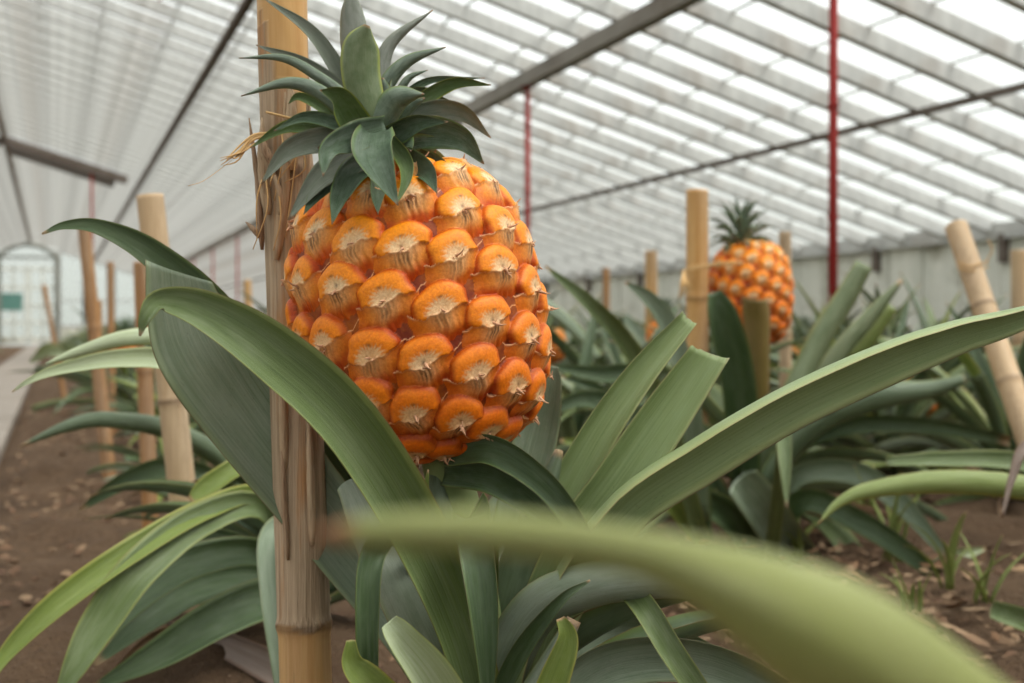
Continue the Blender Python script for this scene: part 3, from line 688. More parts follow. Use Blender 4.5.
tw.tube(catmull([P(986, 262, 2.2), P(992, 250, 2.2), P(988, 240, 2.2)], 8), .0013, 5)
o = tw.build('raffia_tie', M['twine'], smooth=True); tag(o, 'short raffia loop around the leaning cane at the right', 'twine')

# ------------------------------------------------------------------ main pineapple plant
plant = empty('pineapple_plant', G(485, .77))
bpy.context.view_layer.update()
tag(plant, 'large pineapple plant in focus with a ripe orange fruit and green crown', 'pineapple plant')
def adopt(o, parent):
    o.parent = parent; o.matrix_parent_inverse = parent.matrix_world.inverted(); return o
def wleaf(parent, pts, mat='leaf', roll=0, fold=.3, face=1, cut=False, name='leaf', label=None, **kw):
    mb = MB(); leaf_view(mb, pts, roll, fold, face, cut=cut, **kw); o = mb.build(name, M[mat], smooth=True); adopt(o, parent)
    if label: o['label'] = label
    return o
# fruit
fm, sp = fruit_mesh('fruit')
fruit = bpy.data.objects.new('fruit', fm); C.objects.link(fruit); fm.shade_smooth()
ctr = P(418, 312, .77); axis = (P(394, 180, .775) - P(440, 445, .765)); axis /= np.linalg.norm(axis)
fq = Vector(axis).to_track_quat('Z', 'Y'); fruit.rotation_euler = (fq @ Vector((0, 0, 1)).rotation_difference(Vector((0, 0, 1)))).to_euler()
fruit.location = ctr; bpy.context.view_layer.update(); adopt(fruit, plant); bpy.context.view_layer.update()
fruit['label'] = 'ripe orange pineapple fruit with bumpy eyes'
spk = link('bract_tips', spikes_mesh('bract_tips', sp)); spk.parent = fruit; spk['kind'] = 'stuff'
# crown leaves: points (px, py, depth, width)
def cl(pts, mat='crown', roll=0, fold=.35, face=1, **kw):
    D0 = .765; w = pts[-1]; xy = pts[:-1]; n = len(xy)
    dt = kw.pop('dt', 0.0); d0 = kw.pop('d0', 0.0)
    prof = {3: (.75, 1, .04), 4: (.7, 1, .75, .04), 5: (.7, .95, 1, .7, .04)}[n]
    if kw.pop('blunt', 0): prof = {4: (.7, 1, .95, .15), 5: (.7, .9, 1, .92, .15)}[n]
    q = [(x, y, D0 + d0 + dt * (i / (n - 1)), w * prof[i]) for i, (x, y) in enumerate(xy)]
    o = wleaf(fruit, q, mat, roll, fold, face, name='crown_leaf', n=26, cols=9, thick=.0012, **kw); return o
CR = [
 ([(372,118),(358,60),(352,12),(352,-12),34],'crown_grey',0,.35,-1,dict(d0=.012,dt=.0)),
 ([(365,110),(341,77),(310,32),(262,-3),18],'crown_grey',.3,.35,1,dict(d0=.02,dt=.0)),
 ([(374,115),(381,80),(392,43),(433,10),19],'crown_grey',.2,.35,-1,dict(d0=.01,dt=.01)),
 ([(376,125),(386,88),(408,62),(446,47),18],'crown',.2,.35,-1,dict(d0=.0,dt=.0)),
 ([(390,110),(402,88),(411,77),(428,70),9],'crown',.2,.35,-1,dict(d0=.01,dt=.0)),
 ([(385,130),(420,100),(455,82),(491,85),17],'crown_lime',.3,.35,1,dict(d0=.01,dt=.01)),
 ([(385,135),(425,112),(462,112),(491,138),24],'crown_grey',.2,.3,1,dict(d0=.0,dt=.02)),
 ([(380,120),(400,100),(430,80),(485,78),10],'crown',.2,.35,1,dict(d0=.015,dt=.02)),
 ([(380,150),(420,132),(460,138),(484,164),36],'crown',.1,.28,1,dict(d0=-.01,dt=-.005)),
 ([(362,110),(333,85),(298,62),(256,45),18],'crown_grey',.2,.35,1,dict(d0=.01,dt=.01)),
 ([(360,105),(325,80),(285,58),(239,58),12],'crown',.2,.35,-1,dict(d0=.0,dt=-.01)),
 ([(362,140),(330,98),(290,82),(241,96),17],'crown',.2,.35,-1,dict(d0=-.01,dt=-.02)),
 ([(345,130),(325,110),(300,97),(288,104),12],'crown_lime',.2,.35,1,dict(d0=.01,dt=.0)),
 ([(362,138),(336,124),(304,118),(274,131),16],'crown',.2,.35,1,dict(d0=-.015,dt=-.01)),
 ([(355,140),(318,129),(285,128),(250,148),18],'crown_lime',.2,.35,1,dict(d0=.0,dt=-.01)),
 ([(360,145),(330,140),(290,150),(261,184),28],'crown_grey',.1,.3,1,dict(d0=-.01,dt=-.015)),
 ([(375,100),(420,92),(440,100),(470,110),12],'crown',.1,.3,1,dict(d0=.02,dt=.02)),
 ([(376,140),(368,105),(361,75),(361,45),(367,25),42],'crown_lime',.0,.3,-1,dict(d0=-.028,dt=-.008,blunt=1)),
 ([(372,145),(352,120),(338,98),(320,90),38],'crown_lime',.1,.5,1,dict(d0=-.03,dt=-.02)),
 ([(372,140),(388,112),(400,98),(424,94),34],'crown',.1,.5,-1,dict(d0=-.028,dt=-.015)),
 ([(372,148),(398,132),(420,122),(448,122),26],'crown',.1,.4,1,dict(d0=-.03,dt=-.02)),
 ([(375,150),(350,160),(320,178),(288,220),34],'crown_grey',.1,.3,1,dict(d0=-.03,dt=-.03)),
 ([(362,160),(338,172),(318,192),(304,214),26],'crown',.1,.3,1,dict(d0=-.025,dt=-.035)),
 ([(375,160),(354,172),(340,196),(332,224),30],'crown',.1,.3,1,dict(d0=-.03,dt=-.045)),
 ([(380,165),(380,180),(378,198),(378,214),20],'crown',.1,.3,1,dict(d0=-.03,dt=-.045)),
 ([(400,158),(414,164),(428,174),(437,193),30],'crown',.1,.3,1,dict(d0=-.025,dt=-.035)),
 ([(420,155),(436,164),(446,175),(448,184),20],'crown',.1,.3,1,dict(d0=-.015,dt=-.025)),
 ([(384,132),(404,158),(407,178),(397,204),18],'crown_lime',.2,.35,1,dict(d0=-.035,dt=-.035)),
 ([(385,128),(356,138),(330,152),(323,176),34],'crown',.15,.4,1,dict(d0=-.042,dt=-.035)),
 ([(376,132),(374,150),(382,172),(398,205),46],'crown',.0,.32,1,dict(d0=-.045,dt=-.04)),
]
for a in CR: cl(a[0], a[1], a[2], a[3], a[4], **a[5])
# filler leaves in the heart of the crown
mb = MB(); rs2 = random.Random(11)
cb_ = P(384, 160, .765)
for i in range(30):
    t = i / 29; az = i * 2.4; arch_leaf(mb, cb_ + np.array([0, 0, .018 * t]) + .012 * (1 - t) * np.array([math.cos(az), math.sin(az), 0]), az, rs2.uniform(.026, .036), .017, .1 + 1.3 * t, -.6 + 1.9 * t, n=9, cols=5, thick=.001)
adopt(mb.build('crown_heart', M['crown'], smooth=True), fruit)
# stalk
mb = MB(); mb.tube(catmull([P(485, 930, .77), P(482, 700, .77), P(462, 540, .77), P(441, 448, .765)], 20), np.linspace(.020, .013, 20), 14)
adopt(mb.build('stalk', M['stalk'], smooth=True), plant)
LV = [  # (points, material, roll, fold, face, cut)
 # L3 narrow leaf reaching far left
 ([(485,760,.79,44),(420,600,.82,48),(300,440,.84,46),(215,318,.84,42),(150,256,.83,30),(100,229,.82,17),(66,226,.815,9),(42,234,.81,2)],'leaf_dark',.35,.3,1,False),
 # L2 broad grey leaf with a torn end
 ([(478,780,.77,50),(430,660,.79,60),(345,545,.81,72),(255,430,.81,84),(203,355,.80,92),(185,310,.80,78),(178,272,.80,62)],'leaf_grey',.1,.2,1,.93,.5),
 # L1 big leaf in front of the cane
 ([(490,770,.75,46),(462,650,.72,52),(415,540,.69,62),(345,430,.66,66),(268,358,.64,62),(205,316,.63,44),(163,303,.625,26),(148,316,.62,16),(140,336,.62,2)],'leaf',.35,.35,1,False),
 # long right leaf
 ([(500,780,.76,40),(540,620,.75,44),(610,508,.745,46),(700,444,.74,48),(790,392,.735,46),(880,352,.73,44),(950,328,.73,36),(1010,314,.73,26),(1075,296,.73,8)],'leaf_light',.75,.55,1,False),
 # two cut leaves right of the fruit
 ([(500,700,.80,50),(545,540,.81,54),(588,450,.815,44),(636,378,.82,36),(688,318,.825,22)],'leaf_light',.1,.45,1,.95),
 ([(505,700,.77,50),(565,560,.765,60),(618,482,.765,60),(662,418,.765,56),(708,352,.765,44)],'leaf_light',.1,.42,1,.95,-.25),
 # pale leaf behind the fruit
 ([(490,640,.85,40),(520,500,.86,46),(538,430,.87,44),(548,385,.87,30),(552,366,.87,14)],'leaf_grey',.0,.25,1,.95),
 # small leaves below the fruit
 ([(445,455,.74,22),(490,448,.725,34),(540,478,.715,30),(575,520,.71,24),(600,560,.705,6)],'leaf_dark',.15,.45,1,False),
 ([(445,470,.75,30),(490,475,.74,36),(530,500,.735,30),(570,540,.73,8)],'leaf_dark',.2,.4,1,False),
 ([(460,690,.75,18),(430,560,.72,16),(425,500,.715,10),(428,470,.71,2)],'leaf_lime',.2,.4,1,False),
 # leaf drooping straight at the viewer
 ([(482,640,.76,30),(476,520,.72,44),(482,560,.69,42),(488,620,.675,34),(489,700,.67,14),(487,760,.67,3)],'leaf_dark',.25,.5,1,False),
 # hanging leaf on the left
 ([(450,600,.75,26),(400,540,.70,26),(374,556,.67,28),(368,620,.66,26),(370,700,.66,20),(374,760,.66,8)],'leaf_dark',.1,.35,1,False),
 # grey arch on the right
 ([(488,780,.76,54),(500,690,.745,58),(535,616,.73,56),(590,588,.72,52),(660,580,.71,48),(720,590,.70,36),(770,620,.70,14)],'leaf_grey',.15,.4,-1,False),
 # strap hanging from the arch
 ([(600,560,.78,20),(640,600,.72,26),(672,650,.70,27),(705,700,.69,24),(740,760,.68,10)],'leaf',.1,.3,1,False),
 # low pale arches
 ([(500,800,.74,30),(540,720,.73,42),(600,665,.74,50),(680,655,.75,46),(760,680,.76,40),(850,740,.77,14)],'leaf_grey',.35,.35,1,False),
 ([(500,800,.80,30),(545,690,.82,36),(610,635,.84,40),(680,645,.85,34),(740,670,.86,16)],'leaf_grey',.2,.3,1,False),
 # grey inner leaves
 ([(478,800,.74,52),(450,690,.72,58),(410,600,.71,56),(380,540,.72,50),(350,480,.74,30)],'leaf_grey',.2,.35,-1,.9),
 ([(482,800,.76,48),(470,660,.745,50),(452,570,.74,46),(440,500,.75,30),(436,460,.76,10)],'leaf_dark',.2,.4,-1,False),
 ([(490,800,.77,46),(500,660,.77,48),(520,570,.775,44),(545,500,.78,30),(560,450,.79,10)],'leaf_dark',.2,.4,-1,False),
 ([(486,720,.72,20),(520,650,.71,22),(560,600,.70,12),(590,580,.70,2)],'leaf_dark',.2,.4,1,False),
 ([(478,820,.70,50),(462,740,.67,54),(432,680,.65,52),(402,640,.64,38),(388,622,.64,22)],'leaf_pale',.1,.45,1,.94),
 ([(470,820,.69,40),(420,740,.66,40),(375,690,.65,36),(352,665,.65,26),(350,640,.65,10)],'leaf_lime',.2,.35,1,.97),
 ([(500,820,.70,40),(530,740,.69,40),(552,680,.69,34),(566,640,.69,24),(560,618,.69,10)],'leaf_lime',.2,.35,1,.99),
 ([(496,820,.71,50),(515,740,.71,46),(540,690,.715,34),(575,620,.72,16)],'leaf_grey',.2,.35,-1,False),
]
for k, (pts, mt, ro, fo, fa, cu, *sk) in enumerate(LV):
    wleaf(plant, pts, mt, ro, fo, fa, cu, ragged=.25 if cu else 0, n=46, cols=13, skew=sk[0] if sk else 0)
mb = MB(); rs3 = random.Random(5); b0 = G(485, .79, .03)
for i in range(26):
    az = i * 2.4; t = i / 25
    if math.cos(az - math.atan2(-FW[1], -FW[0])) > .55 or math.cos(az) < .2: continue
    arch_leaf(mb, b0 + np.array([0, 0, .09 * t]), az, rs3.uniform(.18, .27), rs3.uniform(.034, .045), .25 + .9 * t, -.5 + .6 * t, n=16, cols=7)
adopt(mb.build('foliage', M['leaf_dark'], smooth=True), plant)

# ------------------------------------------------------------------ generic plants
def foliage_mesh(name, seed, n=26, Lr=(.40, .62), el=(.12, 1.35), cutp=.3, w=(.036, .048), segs=12):
    mb = MB(); rs = random.Random(seed)
    for i in range(n):
        t = (i + .5) / n; az = i * 2.39996 + rs.uniform(-.3, .3)
        e0 = el[0] + (el[1] - el[0]) * t + rs.uniform(-.1, .1); e1 = e0 - rs.uniform(.7, 1.7) * (1 - .55 * t)
        L = rs.uniform(*Lr) * (.75 + .3 * math.sin(t * 3.1)); cut = rs.uniform(.3, .5) if rs.random() < cutp else 0
        mi = rs.choices([0, 1, 2, 3], [4, 7, 3, 1])[0]
        arch_leaf(mb, (.012 * math.cos(az), .012 * math.sin(az), .02 + .10 * t), az, L * (1 - cut * .6), rs.uniform(*w), e0, e1, cut, n=segs, cols=5, twist=rs.uniform(-.9, .9), mi=mi)
    for i in range(4):
        az = rs.uniform(0, 6.28); arch_leaf(mb, (0, 0, .03), az, rs.uniform(.2, .4), .03, .1, -.35, n=8, cols=5, twist=rs.uniform(-1, 1), mi=4)
    me = mb.mesh(name)
    for k in ('leaf', 'leaf_dark', 'leaf_grey', 'leaf_lime', 'dry'): me.materials.append(M[k])
    me.shade_smooth(); return me
FM = [foliage_mesh('foliage', 20 + k, n=24 + 2 * k) for k in range(5)]
f_lo, sp_lo = fruit_mesh('fruit_far', nu=260, nv=120, seed=4); f_lo.shade_smooth()
f_mid, sp_mid = fruit_mesh('fruit_mid', nu=480, nv=220, seed=6); f_mid.shade_smooth()
cr_lo = generic_crown('crown_far'); cr_lo.shade_smooth()
stalk_me = MB().tube([(0, 0, 0), (0, 0, .12), (0, 0, .24)], (.016, .014, .012), 10).mesh('stalk'); stalk_me.materials.append(M['stalk'])
def plant_at(x, y, label, group=None, var=0, rz=0, fruit_z=None, s=1.0, fs=1.0, mesh=None, crown_s=1.0):
    root = empty('pineapple_plant', (x, y, -.005), rz); root.scale = (s, s, s); tag(root, label, 'pineapple plant', group)
    link('foliage', FM[var % 5] if mesh is None else mesh, parent=root, smooth=False)
    if fruit_z is not None:
        link('stalk', stalk_me, parent=root, smooth=True).scale = (1, 1, fruit_z / .26)
        f = link('fruit', f_lo if mesh is None else f_mid, parent=root, smooth=False); f.location = (0, 0, fruit_z + .06 * fs); f.scale = (fs,) * 3
        c_ = link('crown', cr_lo, parent=f, smooth=False); c_.location = (0, 0, .078); c_.scale = (crown_s,) * 3
    return root
rg = random.Random(12)
# the rows behind
rows = [(.34, 3.6, .66, 'left'), (.72, 3.0, .6, 'mid'), (1.25, 3.3, .62, 'mid'), (1.85, 2.9, .62, 'right'), (2.45, 2.9, .66, 'right'), (3.1, 3.3, .72, 'right'), (3.7, 3.6, .8, 'right'), (4.25, 4.2, .8, 'right')]
grp = {'left': ('grey-green pineapple plant in the left row beside the stone path', 'pineapple plants down the left row'),
       'mid': ('pineapple plant in the middle rows, behind the large plant', 'pineapple plants of the middle rows'),
       'right': ('pineapple plant in the crowded bed toward the right wall', 'pineapple plants toward the right wall')}
ORD = ['nearest', 'second', 'third', 'fourth', 'fifth', 'sixth', 'seventh']
WHERE = ['the left row beside the stone path', 'the row just right of the left row', 'the row behind the large plant', 'the row of the second pineapple', 'the row right of the second pineapple',
         'the third row from the right wall', 'the second row from the right wall', 'the row along the right wall']
for ri, (x, y0, dy, g) in enumerate(rows):
    y = y0 + rg.uniform(0, .2); k = 0
    while y < (26 if x < 1 else 15 + 0 * x):
        fz = rg.uniform(.2, .30) if rg.random() < .10 and y > 4.5 else None
        near = k < 7
        plant_at(x + rg.uniform(-.08, .08), y, '%s pineapple plant in %s' % (ORD[k] if k == 0 else ORD[k] + ' nearest', WHERE[ri]) if near else grp[g][0] + ', far down the greenhouse', grp[g][1], rg.randrange(5), rg.uniform(0, 6.28), fz, rg.uniform(.8, 1.0) * (.62 if g == 'left' else 1)); y += dy * (1 if y < 8 else 1.25) * rg.uniform(.9, 1.15); k += 1
for y in np.arange(7.5, 22, 1.2): plant_at(-1.15 + rg.uniform(-.1, .1), y, 'pineapple plant left of the stone path at the left edge', 'pineapple plants left of the path', rg.randrange(5), rg.uniform(0, 6), None, .8)

# plants with fruit that can be picked out
def xy(px, D): p = G(px, D); return p[0], p[1]
x, y = xy(126, 5.2); plant_at(x, y, 'small pineapple plant with an orange fruit far back in the left row', var=1, fruit_z=.265, s=.9, fs=.62, crown_s=1.6)
x, y = xy(551, 4.3); plant_at(x, y, 'distant plant whose orange fruit peeks out right of the large pineapple', var=2, fruit_z=.29, s=.9, fs=.75)
x, y = xy(664, 4.2); plant_at(x, y, 'distant fruiting plant between the two canes left of the second pineapple', var=3, fruit_z=.31, s=.9, fs=.85)
x, y = xy(800, 3.9); plant_at(x, y, 'plant with a small orange fruit half hidden behind upright green leaves', var=0, fruit_z=.24, s=.9, fs=.7)
x, y = xy(914, 3.3); plant_at(x, y, 'low plant with orange fruit glimpsed beneath the long right leaf', var=4, fruit_z=.17, s=.9, fs=.9)
x, y = xy(742, 6.2); plant_at(x, y, 'far plant with dark spiky crown near the right wall', var=2, fruit_z=.34, s=.9, fs=.8)
x, y = xy(942, 3.4); plant_at(x, y, 'plant whose dark dry crown shows left of the leaning cane', var=1, fruit_z=.36, s=.8, fs=.5)

# second pineapple on the right
x, y = xy(757, 2.31)
mesh2 = foliage_mesh('foliage', 41, n=20, Lr=(.36, .5), el=(.05, .9), cutp=.2)
p2 = empty('pineapple_plant', (x, y, 0)); tag(p2, 'second fruiting pineapple plant on the right, tied to an upright cane', 'pineapple plant')
link('foliage', mesh2, parent=p2, smooth=False)
link('stalk', stalk_me, parent=p2, smooth=True)
f = link('fruit', f_mid, parent=p2, smooth=False); cpt = P(750, 294, 2.31); f.location = Vector(cpt) - p2.location; f.rotation_euler = (0, .10, 1.0); f.scale = (1.0, 1.0, 1.06)
sm_ = link('bract_tips', spikes_mesh('bract_tips_mid', sp_mid), parent=f); sm_['kind'] = 'stuff'
c_ = link('crown', cr_lo, parent=f, smooth=False); c_.location = (-.018, .016, .072); c_.scale = (.72, .72, .85)
bpy.context.view_layer.update()
L2 = [
 ([(745,520,2.2,28),(742,440,2.15,38),(735,370,2.12,40),(722,318,2.1,36),(714,292,2.1,16)],'leaf_dark',.1,.45,1,.95),
 ([(762,520,2.25,16),(762,430,2.2,20),(760,360,2.18,26),(758,320,2.17,34),(756,300,2.16,30)],'bract_leaf',.1,.5,-1,.94,.25),
 ([(757,520,2.2,22),(775,440,2.15,25),(815,350,2.15,27),(845,300,2.15,25),(865,264,2.15,20)],'leaf',.1,.4,-1,.93),
 ([(757,520,2.35,20),(790,440,2.35,22),(835,360,2.35,22),(870,318,2.35,18),(902,280,2.35,5)],'leaf',.1,.4,-1,False),
 ([(757,520,2.4,20),(800,430,2.4,22),(840,370,2.4,24),(870,335,2.4,22),(892,306,2.4,14)],'leaf_lime',.1,.4,-1,.95),
 ([(757,530,2.15,20),(775,475,2.1,26),(820,425,2.05,28),(880,400,2.0,30),(930,392,2.0,22),(966,380,2.0,12)],'leaf_dark',.3,.4,-1,.97),
 ([(757,530,2.2,20),(790,450,2.15,22),(850,424,2.1,20),(930,424,2.1,18),(1010,440,2.1,12)],'leaf_dark',.3,.4,1,False),
 ([(770,560,1.9,16),(780,470,1.75,14),(783,420,1.7,16),(786,460,1.65,15),(787,508,1.62,2)],'leaf',.2,.35,1,False),
 ([(757,560,2.2,24),(700,470,2.2,22),(640,420,2.2,20),(600,392,2.2,14),(560,376,2.2,3)],'leaf_dark',.2,.4,1,False),
 ([(757,560,2.1,30),(730,520,2.0,34),(690,500,1.95,30),(640,505,1.9,24),(600,530,1.9,5)],'leaf_dark',.2,.4,1,False),
 ([(757,560,2.1,30),(800,500,2.0,26),(860,520,1.95,26),(920,560,1.9,20),(965,598,1.9,5)],'leaf_dark',.2,.4,1,False),
 ([(757,560,2.1,30),(790,480,2.05,24),(850,470,2.0,26),(900,500,1.95,24),(950,560,1.9,8)],'leaf_grey',.2,.4,1,False),
 ([(800,560,2.05,40),(780,535,1.98,44),(760,505,1.92,46),(738,478,1.9,40)],'leaf_grey',.1,.35,1,.93),
]
for pts, mt, ro, fo, fa, cu, *sk in L2: wleaf(p2, pts, mt, ro, fo, fa, cu, n=26, cols=7, ragged=.2 if cu else 0, skew=sk[0] if sk else 0)

# plant behind whose leaf blades cross right of the large fruit
x, y = xy(700, 1.95)
p4 = empty('pineapple_plant', (x, y, 0)); tag(p4, 'pineapple plant behind the large one, its straight blades pointing up left', 'pineapple plant')
bpy.context.view_layer.update()
for pts, mt, ro, fo, fa, cu in [
 ([(700,540,1.9,18),(668,430,1.8,20),(630,350,1.75,20),(590,305,1.7,16),(545,266,1.7,3)],'leaf',.2,.35,1,False),
 ([(700,520,1.9,20),(690,400,1.85,22),(670,330,1.85,22),(650,300,1.85,16),(625,282,1.85,3)],'leaf_grey',.1,.35,1,False),
 ([(700,540,1.95,20),(660,450,1.9,24),(620,410,1.9,24),(580,400,1.9,18),(540,420,1.9,4)],'leaf_dark',.2,.35,1,False),
 ([(700,540,1.9,20),(650,480,1.85,20),(600,450,1.85,20),(560,440,1.85,4)],'leaf_lime',.2,.35,1,False),
 ([(700,540,1.95,24),(690,440,1.95,24),(640,380,1.95,22),(600,375,1.95,18),(548,366,1.95,4)],'leaf_dark',.2,.35,1,False)]:
    wleaf(p4, pts, mt, ro, fo, fa, cu, n=26, cols=7)
x, y = xy(628, 2.9); plant_at(x, y, 'bushy pineapple plant seen between the large fruit and the upright cane', var=3, rz=1.0, s=.95)
x, y = xy(575, 2.6); plant_at(x, y, 'bright green plant low behind the large pineapple', var=0, rz=2.0, s=.8)
x, y = xy(890, 2.9); plant_at(x, y, 'dense pineapple plant behind the long right leaf, before the wall', var=2, rz=.4, s=.9)
x, y = xy(1010, 2.5); plant_at(x, y, 'pineapple plant at the base of the leaning cane', var=1, rz=.9, s=.85)
x, y = xy(860, 3.3); plant_at(x, y, 'pineapple plant just right of and behind the second pineapple', var=4, rz=2.9, s=.95)

# plant at the right edge with a yellow-tipped leaf
p5 = empty('pineapple_plant', G(1150, 1.65)); tag(p5, 'plant beyond the right edge whose yellow-tipped leaf arches into view', 'pineapple plant')
bpy.context.view_layer.update()
for pts, mt, ro, fo, fa, cu in [
 ([(1150,560,1.6,24),(1090,500,1.55,28),(1020,484,1.5,28),(940,479,1.45,26),(870,488,1.42,18),(838,502,1.41,10),(818,524,1.4,1.5)],'leaf_lime',.3,.4,-1,False),
 ([(1150,560,1.7,20),(1090,480,1.62,22),(1010,462,1.6,20),(940,460,1.58,16),(886,462,1.56,10)],'leaf',.3,.3,1,.96),
 ([(1150,640,1.5,28),(1080,640,1.45,28),(1020,620,1.4,26),(990,610,1.4,20)],'leaf',.2,.4,1,.97),
 ([(1150,500,1.5,12),(1080,440,1.45,14),(1030,445,1.42,14),(1014,475,1.41,10),(1002,518,1.4,2)],'dry_grey',.2,.5,1,False),
 ([(1150,640,1.6,20),(1100,600,1.6,30),(1040,640,1.55,28),(1000,690,1.5,10)],'leaf_dark',.2,.4,1,False)]:
    wleaf(p5, pts, mt, ro, fo, fa, cu, n=26, cols=7)
x, y = xy(1110, 1.7)

# ------------------------------------------------------------------ drooping plant left of the front cane
p3 = empty('pineapple_plant', G(300, 1.38)); tag(p3, 'pineapple plant left of the front cane with long leaves drooping to the soil', 'pineapple plant')
bpy.context.view_layer.update()
for pts, mt, ro, fo, fa, cu in [
 ([(305,560,1.3,22),(262,500,1.22,22),(205,512,1.15,24),(130,555,1.08,28),(60,605,1.04,28),(10,652,1.02,18),(-15,690,1.0,4)],'leaf_lime',.35,.35,1,False),
 ([(305,570,1.28,24),(262,508,1.2,26),(200,522,1.14,36),(140,570,1.08,42),(100,625,1.05,40),(75,668,1.03,26),(55,705,1.02,4)],'leaf',.15,.3,1,False),
 ([(305,600,1.32,24),(262,556,1.26,28),(200,562,1.2,36),(150,590,1.16,34),(100,640,1.12,20),(70,690,1.1,4)],'leaf_dark',.3,.3,1,False),
 ([(305,600,1.36,24),(260,580,1.3,30),(200,590,1.25,34),(150,620,1.2,30),(95,665,1.15,5)],'leaf_dark',.3,.3,1,False),
 ([(305,620,1.32,30),(275,600,1.26,44),(220,620,1.2,44),(160,655,1.16,34),(90,690,1.12,5)],'leaf_dark',.2,.3,1,False),
 ([(305,600,1.4,20),(262,560,1.36,24),(215,540,1.34,24),(170,545,1.32,18),(130,570,1.3,4)],'leaf_dark',.2,.3,1,False),
 ([(300,600,1.3,16),(290,530,1.24,20),(270,540,1.16,22),(272,600,1.12,20),(280,660,1.1,18),(286,720,1.09,10)],'leaf_grey',.25,.3,1,False),
 ([(305,600,1.4,22),(285,520,1.36,22),(240,440,1.32,22),(195,386,1.3,22),(178,368,1.28,20)],'leaf',.25,.4,1,.96),
 ([(305,600,1.38,24),(280,500,1.34,24),(258,462,1.3,20),(235,470,1.27,22),(205,490,1.25,22),(190,500,1.24,8)],'leaf_lime',.3,.4,1,False),
 ([(305,610,1.42,24),(262,520,1.4,26),(220,430,1.4,24),(175,370,1.4,18),(140,340,1.4,4)],'leaf_dark',.25,.4,1,False),
 ([(310,600,1.45,20),(320,500,1.44,20),(330,430,1.44,14),(335,380,1.44,3)],'leaf_dark',.2,.4,1,False)]:
    wleaf(p3, pts, mt, ro, fo, fa, cu, n=32, cols=9)
mb = MB(); rs4 = random.Random(9)
for i in range(20):
    az = rs4.uniform(.2, 4.2); t = i / 19; arch_leaf(mb, np.array(G(303, 1.40, .03 + .08 * t)), az, rs4.uniform(.18, .28), .042, .2 + .9 * t, -.6 + .4 * t, n=14, cols=7)
adopt(mb.build('foliage', M['leaf_dark'], smooth=True), p3)
# pale folded leaf reaching left over the path, from the plant behind
p6 = empty('pineapple_plant', G(270, 1.75)); tag(p6, 'plant behind the front cane whose pale leaf reaches out to the left', 'pineapple plant')
bpy.context.view_layer.update()
for pts, mt, ro, fo, fa, cu in [
 ([(275,560,1.6,20),(262,480,1.4,22),(225,410,1.25,22),(180,366,1.15,24),(120,360,1.1,20),(60,370,1.08,12),(30,381,1.07,6),(12,392,1.07,1)],'leaf_pale',.3,.3,1,False),
 ([(275,560,1.6,20),(262,470,1.42,22),(225,385,1.27,22),(180,340,1.17,20),(130,336,1.13,18),(80,350,1.12,11),(46,364,1.11,3)],'leaf_pale',.3,.3,-1,.96),
 ([(275,600,1.7,20),(240,480,1.66,22),(180,432,1.6,22),(110,418,1.55,18),(70,424,1.53,14),(20,446,1.52,2)],'leaf_dark',.3,.35,-1,False),
 ([(275,600,1.75,24),(260,480,1.75,24),(225,420,1.75,22),(200,390,1.75,8)],'leaf_dark',.1,.35,1,False),
 ([(275,600,1.7,24),(230,500,1.65,24),(180,470,1.62,24),(130,480,1.6,20),(80,510,1.6,4)],'leaf_dark',.2,.35,1,False)]:
    wleaf(p6, pts, mt, ro, fo, fa, cu, n=34, cols=9)
x, y = xy(225, 2.0); plant_at(x, y, 'dense plant around the foot of the brown cane in the left row', var=1, rz=.6, s=.36)
x, y = xy(170, 2.75); plant_at(x, y, 'plant near the path at the foot of the tall brown cane', var=4, rz=1.9, s=.40)
# pale dried leaf lying by the path
mb = MB(); leaf_view(mb, [(32,362,5.0,6),(46,350,5.0,16),(60,352,4.95,16),(72,364,4.9,4)], .2, .5, 1, n=16, cols=7)
# big blurred leaf close to the lens
p0 = empty('pineapple_plant', G(1500, .42)); tag(p0, 'plant close to the camera, one blurred leaf crossing the lower right', 'pineapple plant')
bpy.context.view_layer.update()
wleaf(p0, [(1560,1500,.30,90),(1330,1020,.24,150),(1150,850,.20,180),(1010,742,.18,190),(880,646,.165,180),(775,590,.16,130),(670,552,.158,70),(560,532,.155,58),(450,524,.153,54),(360,528,.152,38),(314,536,.152,8)], 'leaf_near', .3, .6, -1, False, n=60, cols=13, label='blurred leaf crossing close to the lens')

# ------------------------------------------------------------------ ground litter, weeds, fallen leaves
def scatter(name, mat, n, area, size, flat, label, cat, seed, dens=None):
    mb = MB(); rs = np.random.RandomState(seed)
    k = 0
    while k < n:
        x = rs.uniform(*area[0]); y = area[1][0] + (area[1][1] - area[1][0]) * rs.rand() ** 1.6
        s = size * rs.uniform(.4, 1.5); a = rs.rand() * 6.28
        ax = np.array([[math.cos(a), math.sin(a), rs.randn() * .25], [-math.sin(a), math.cos(a), rs.randn() * .25], [0, 0, 1.]])
        base = np.array([[1, 0, 0], [.3, .8, 0], [-.8, .5, 0], [-.9, -.5, 0], [.2, -.9, 0], [0, 0, 1], [0, 0, -.5]]) * (1 + .3 * rs.randn(7, 1))
        base = base * np.array([s * rs.uniform(1, 2 if not flat else 4), s, s * (.12 if flat else .6)])
        v = base @ ax + np.array([x, y, .0 + (.006 if flat else .0)])
        f = [(0, 1, 5), (1, 2, 5), (2, 3, 5), (3, 4, 5), (4, 0, 5), (1, 0, 6), (2, 1, 6), (3, 2, 6), (4, 3, 6), (0, 4, 6)]
        mb.add(v, f, lu=np.tile([0, 0, rs.rand()], (7, 1))); k += 1
    o = mb.build(name, mat, smooth=False); tag(o, label, cat, kind='stuff'); return o
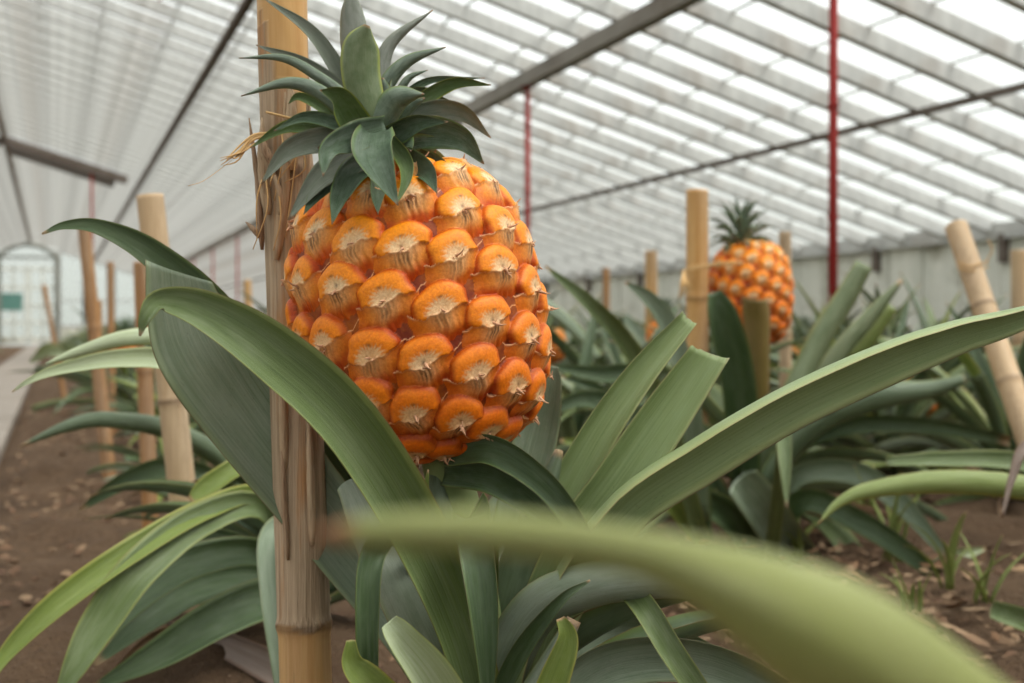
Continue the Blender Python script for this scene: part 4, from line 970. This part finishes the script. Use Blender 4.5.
scatter('soil_clods', M['clod'], 9000, ((-.1, 3.2), (.6, 6)), .0065, False, 'brown crumbs of soil strewn over the bed', 'soil', 1)
scatter('mulch', M['litter'], 7000, ((.35, 3.4), (.9, 5)), .0048, True, 'brown leaf litter and chips covering the bed on the right', 'mulch', 2)
def weed(px, D, h, n, label, seed):
    root = G(px, D); mb = MB(); rs = random.Random(seed)
    for i in range(n): arch_leaf(mb, (rs.uniform(-.012, .012), rs.uniform(-.012, .012), -.003), rs.uniform(0, 6.28), h * rs.uniform(.6, 1.1), .006, rs.uniform(1.0, 1.5), rs.uniform(.1, 1.2), n=9, cols=3, fold=.3, thick=.0006)
    o = mb.build('grass_tuft', M['leaf_lime'], smooth=True); o.location = root; tag(o, label, 'weed')
weed(893, 1.95, .17, 9, 'tall grass tuft growing from the mulch at the right', 1)
weed(948, 1.75, .11, 7, 'grass tuft right of the tallest one in the mulch', 2)
weed(915, 1.6, .07, 6, 'short grass tuft in front of the others on the right', 3)
weed(860, 2.3, .12, 7, 'grass tuft behind the tall one under the yellow-tipped leaf', 4)
weed(985, 1.65, .09, 6, 'grass tuft near the right edge below the arching leaf', 5)
weed(655, 1.65, .05, 5, 'tiny weed on bare soil below the blurred leaf', 6)
weed(800, 2.0, .10, 6, 'grass blades left of the tall tuft at the second plant', 7)
def fallen(pts, mat, label, ro=.2, fo=.4, name='fallen_leaf', cat='dry leaf', face=1):
    mb = MB(); leaf_view(mb, pts, ro, fo, face, n=28, cols=7); o = mb.build(name, M[mat], smooth=True); tag(o, label, cat)
fallen([(150,622,1.34,6),(190,630,1.30,16),(240,648,1.24,30),(290,676,1.18,34),(330,720,1.14,10)], 'dry_grey', 'long dried grey-brown leaf lying under the drooping plant at the left cane', .3)
fallen([(95,690,1.18,6),(120,668,1.2,14),(150,640,1.24,16),(190,622,1.28,6)], 'dry', 'brown dried leaf under the drooping leaves, left of the grey one', .3)
fallen([(330,600,1.4,6),(300,590,1.42,12),(270,600,1.44,10),(250,612,1.45,3)], 'dry', 'brown dried leaf behind the foot of the front cane', .3)
fallen([(985,590,1.8,3),(1000,596,1.78,12),(1020,606,1.75,14),(1045,612,1.72,5)], 'dry_grey', 'whitish dry leaf scrap on the mulch at the right edge', .3)
fallen([(905,600,1.9,3),(930,570,1.92,14),(955,556,1.95,16),(985,548,1.98,4)], 'leaf_pale', 'pale folded leaf scrap lying behind the grass tufts', .3, cat='leaf')
fallen([(30,362,5.0,4),(46,350,5.0,15),(60,352,4.95,15),(74,364,4.9,3)], 'leaf_pale', 'pale curled leaf beside the path in front of the door', .2, .5, cat='leaf')
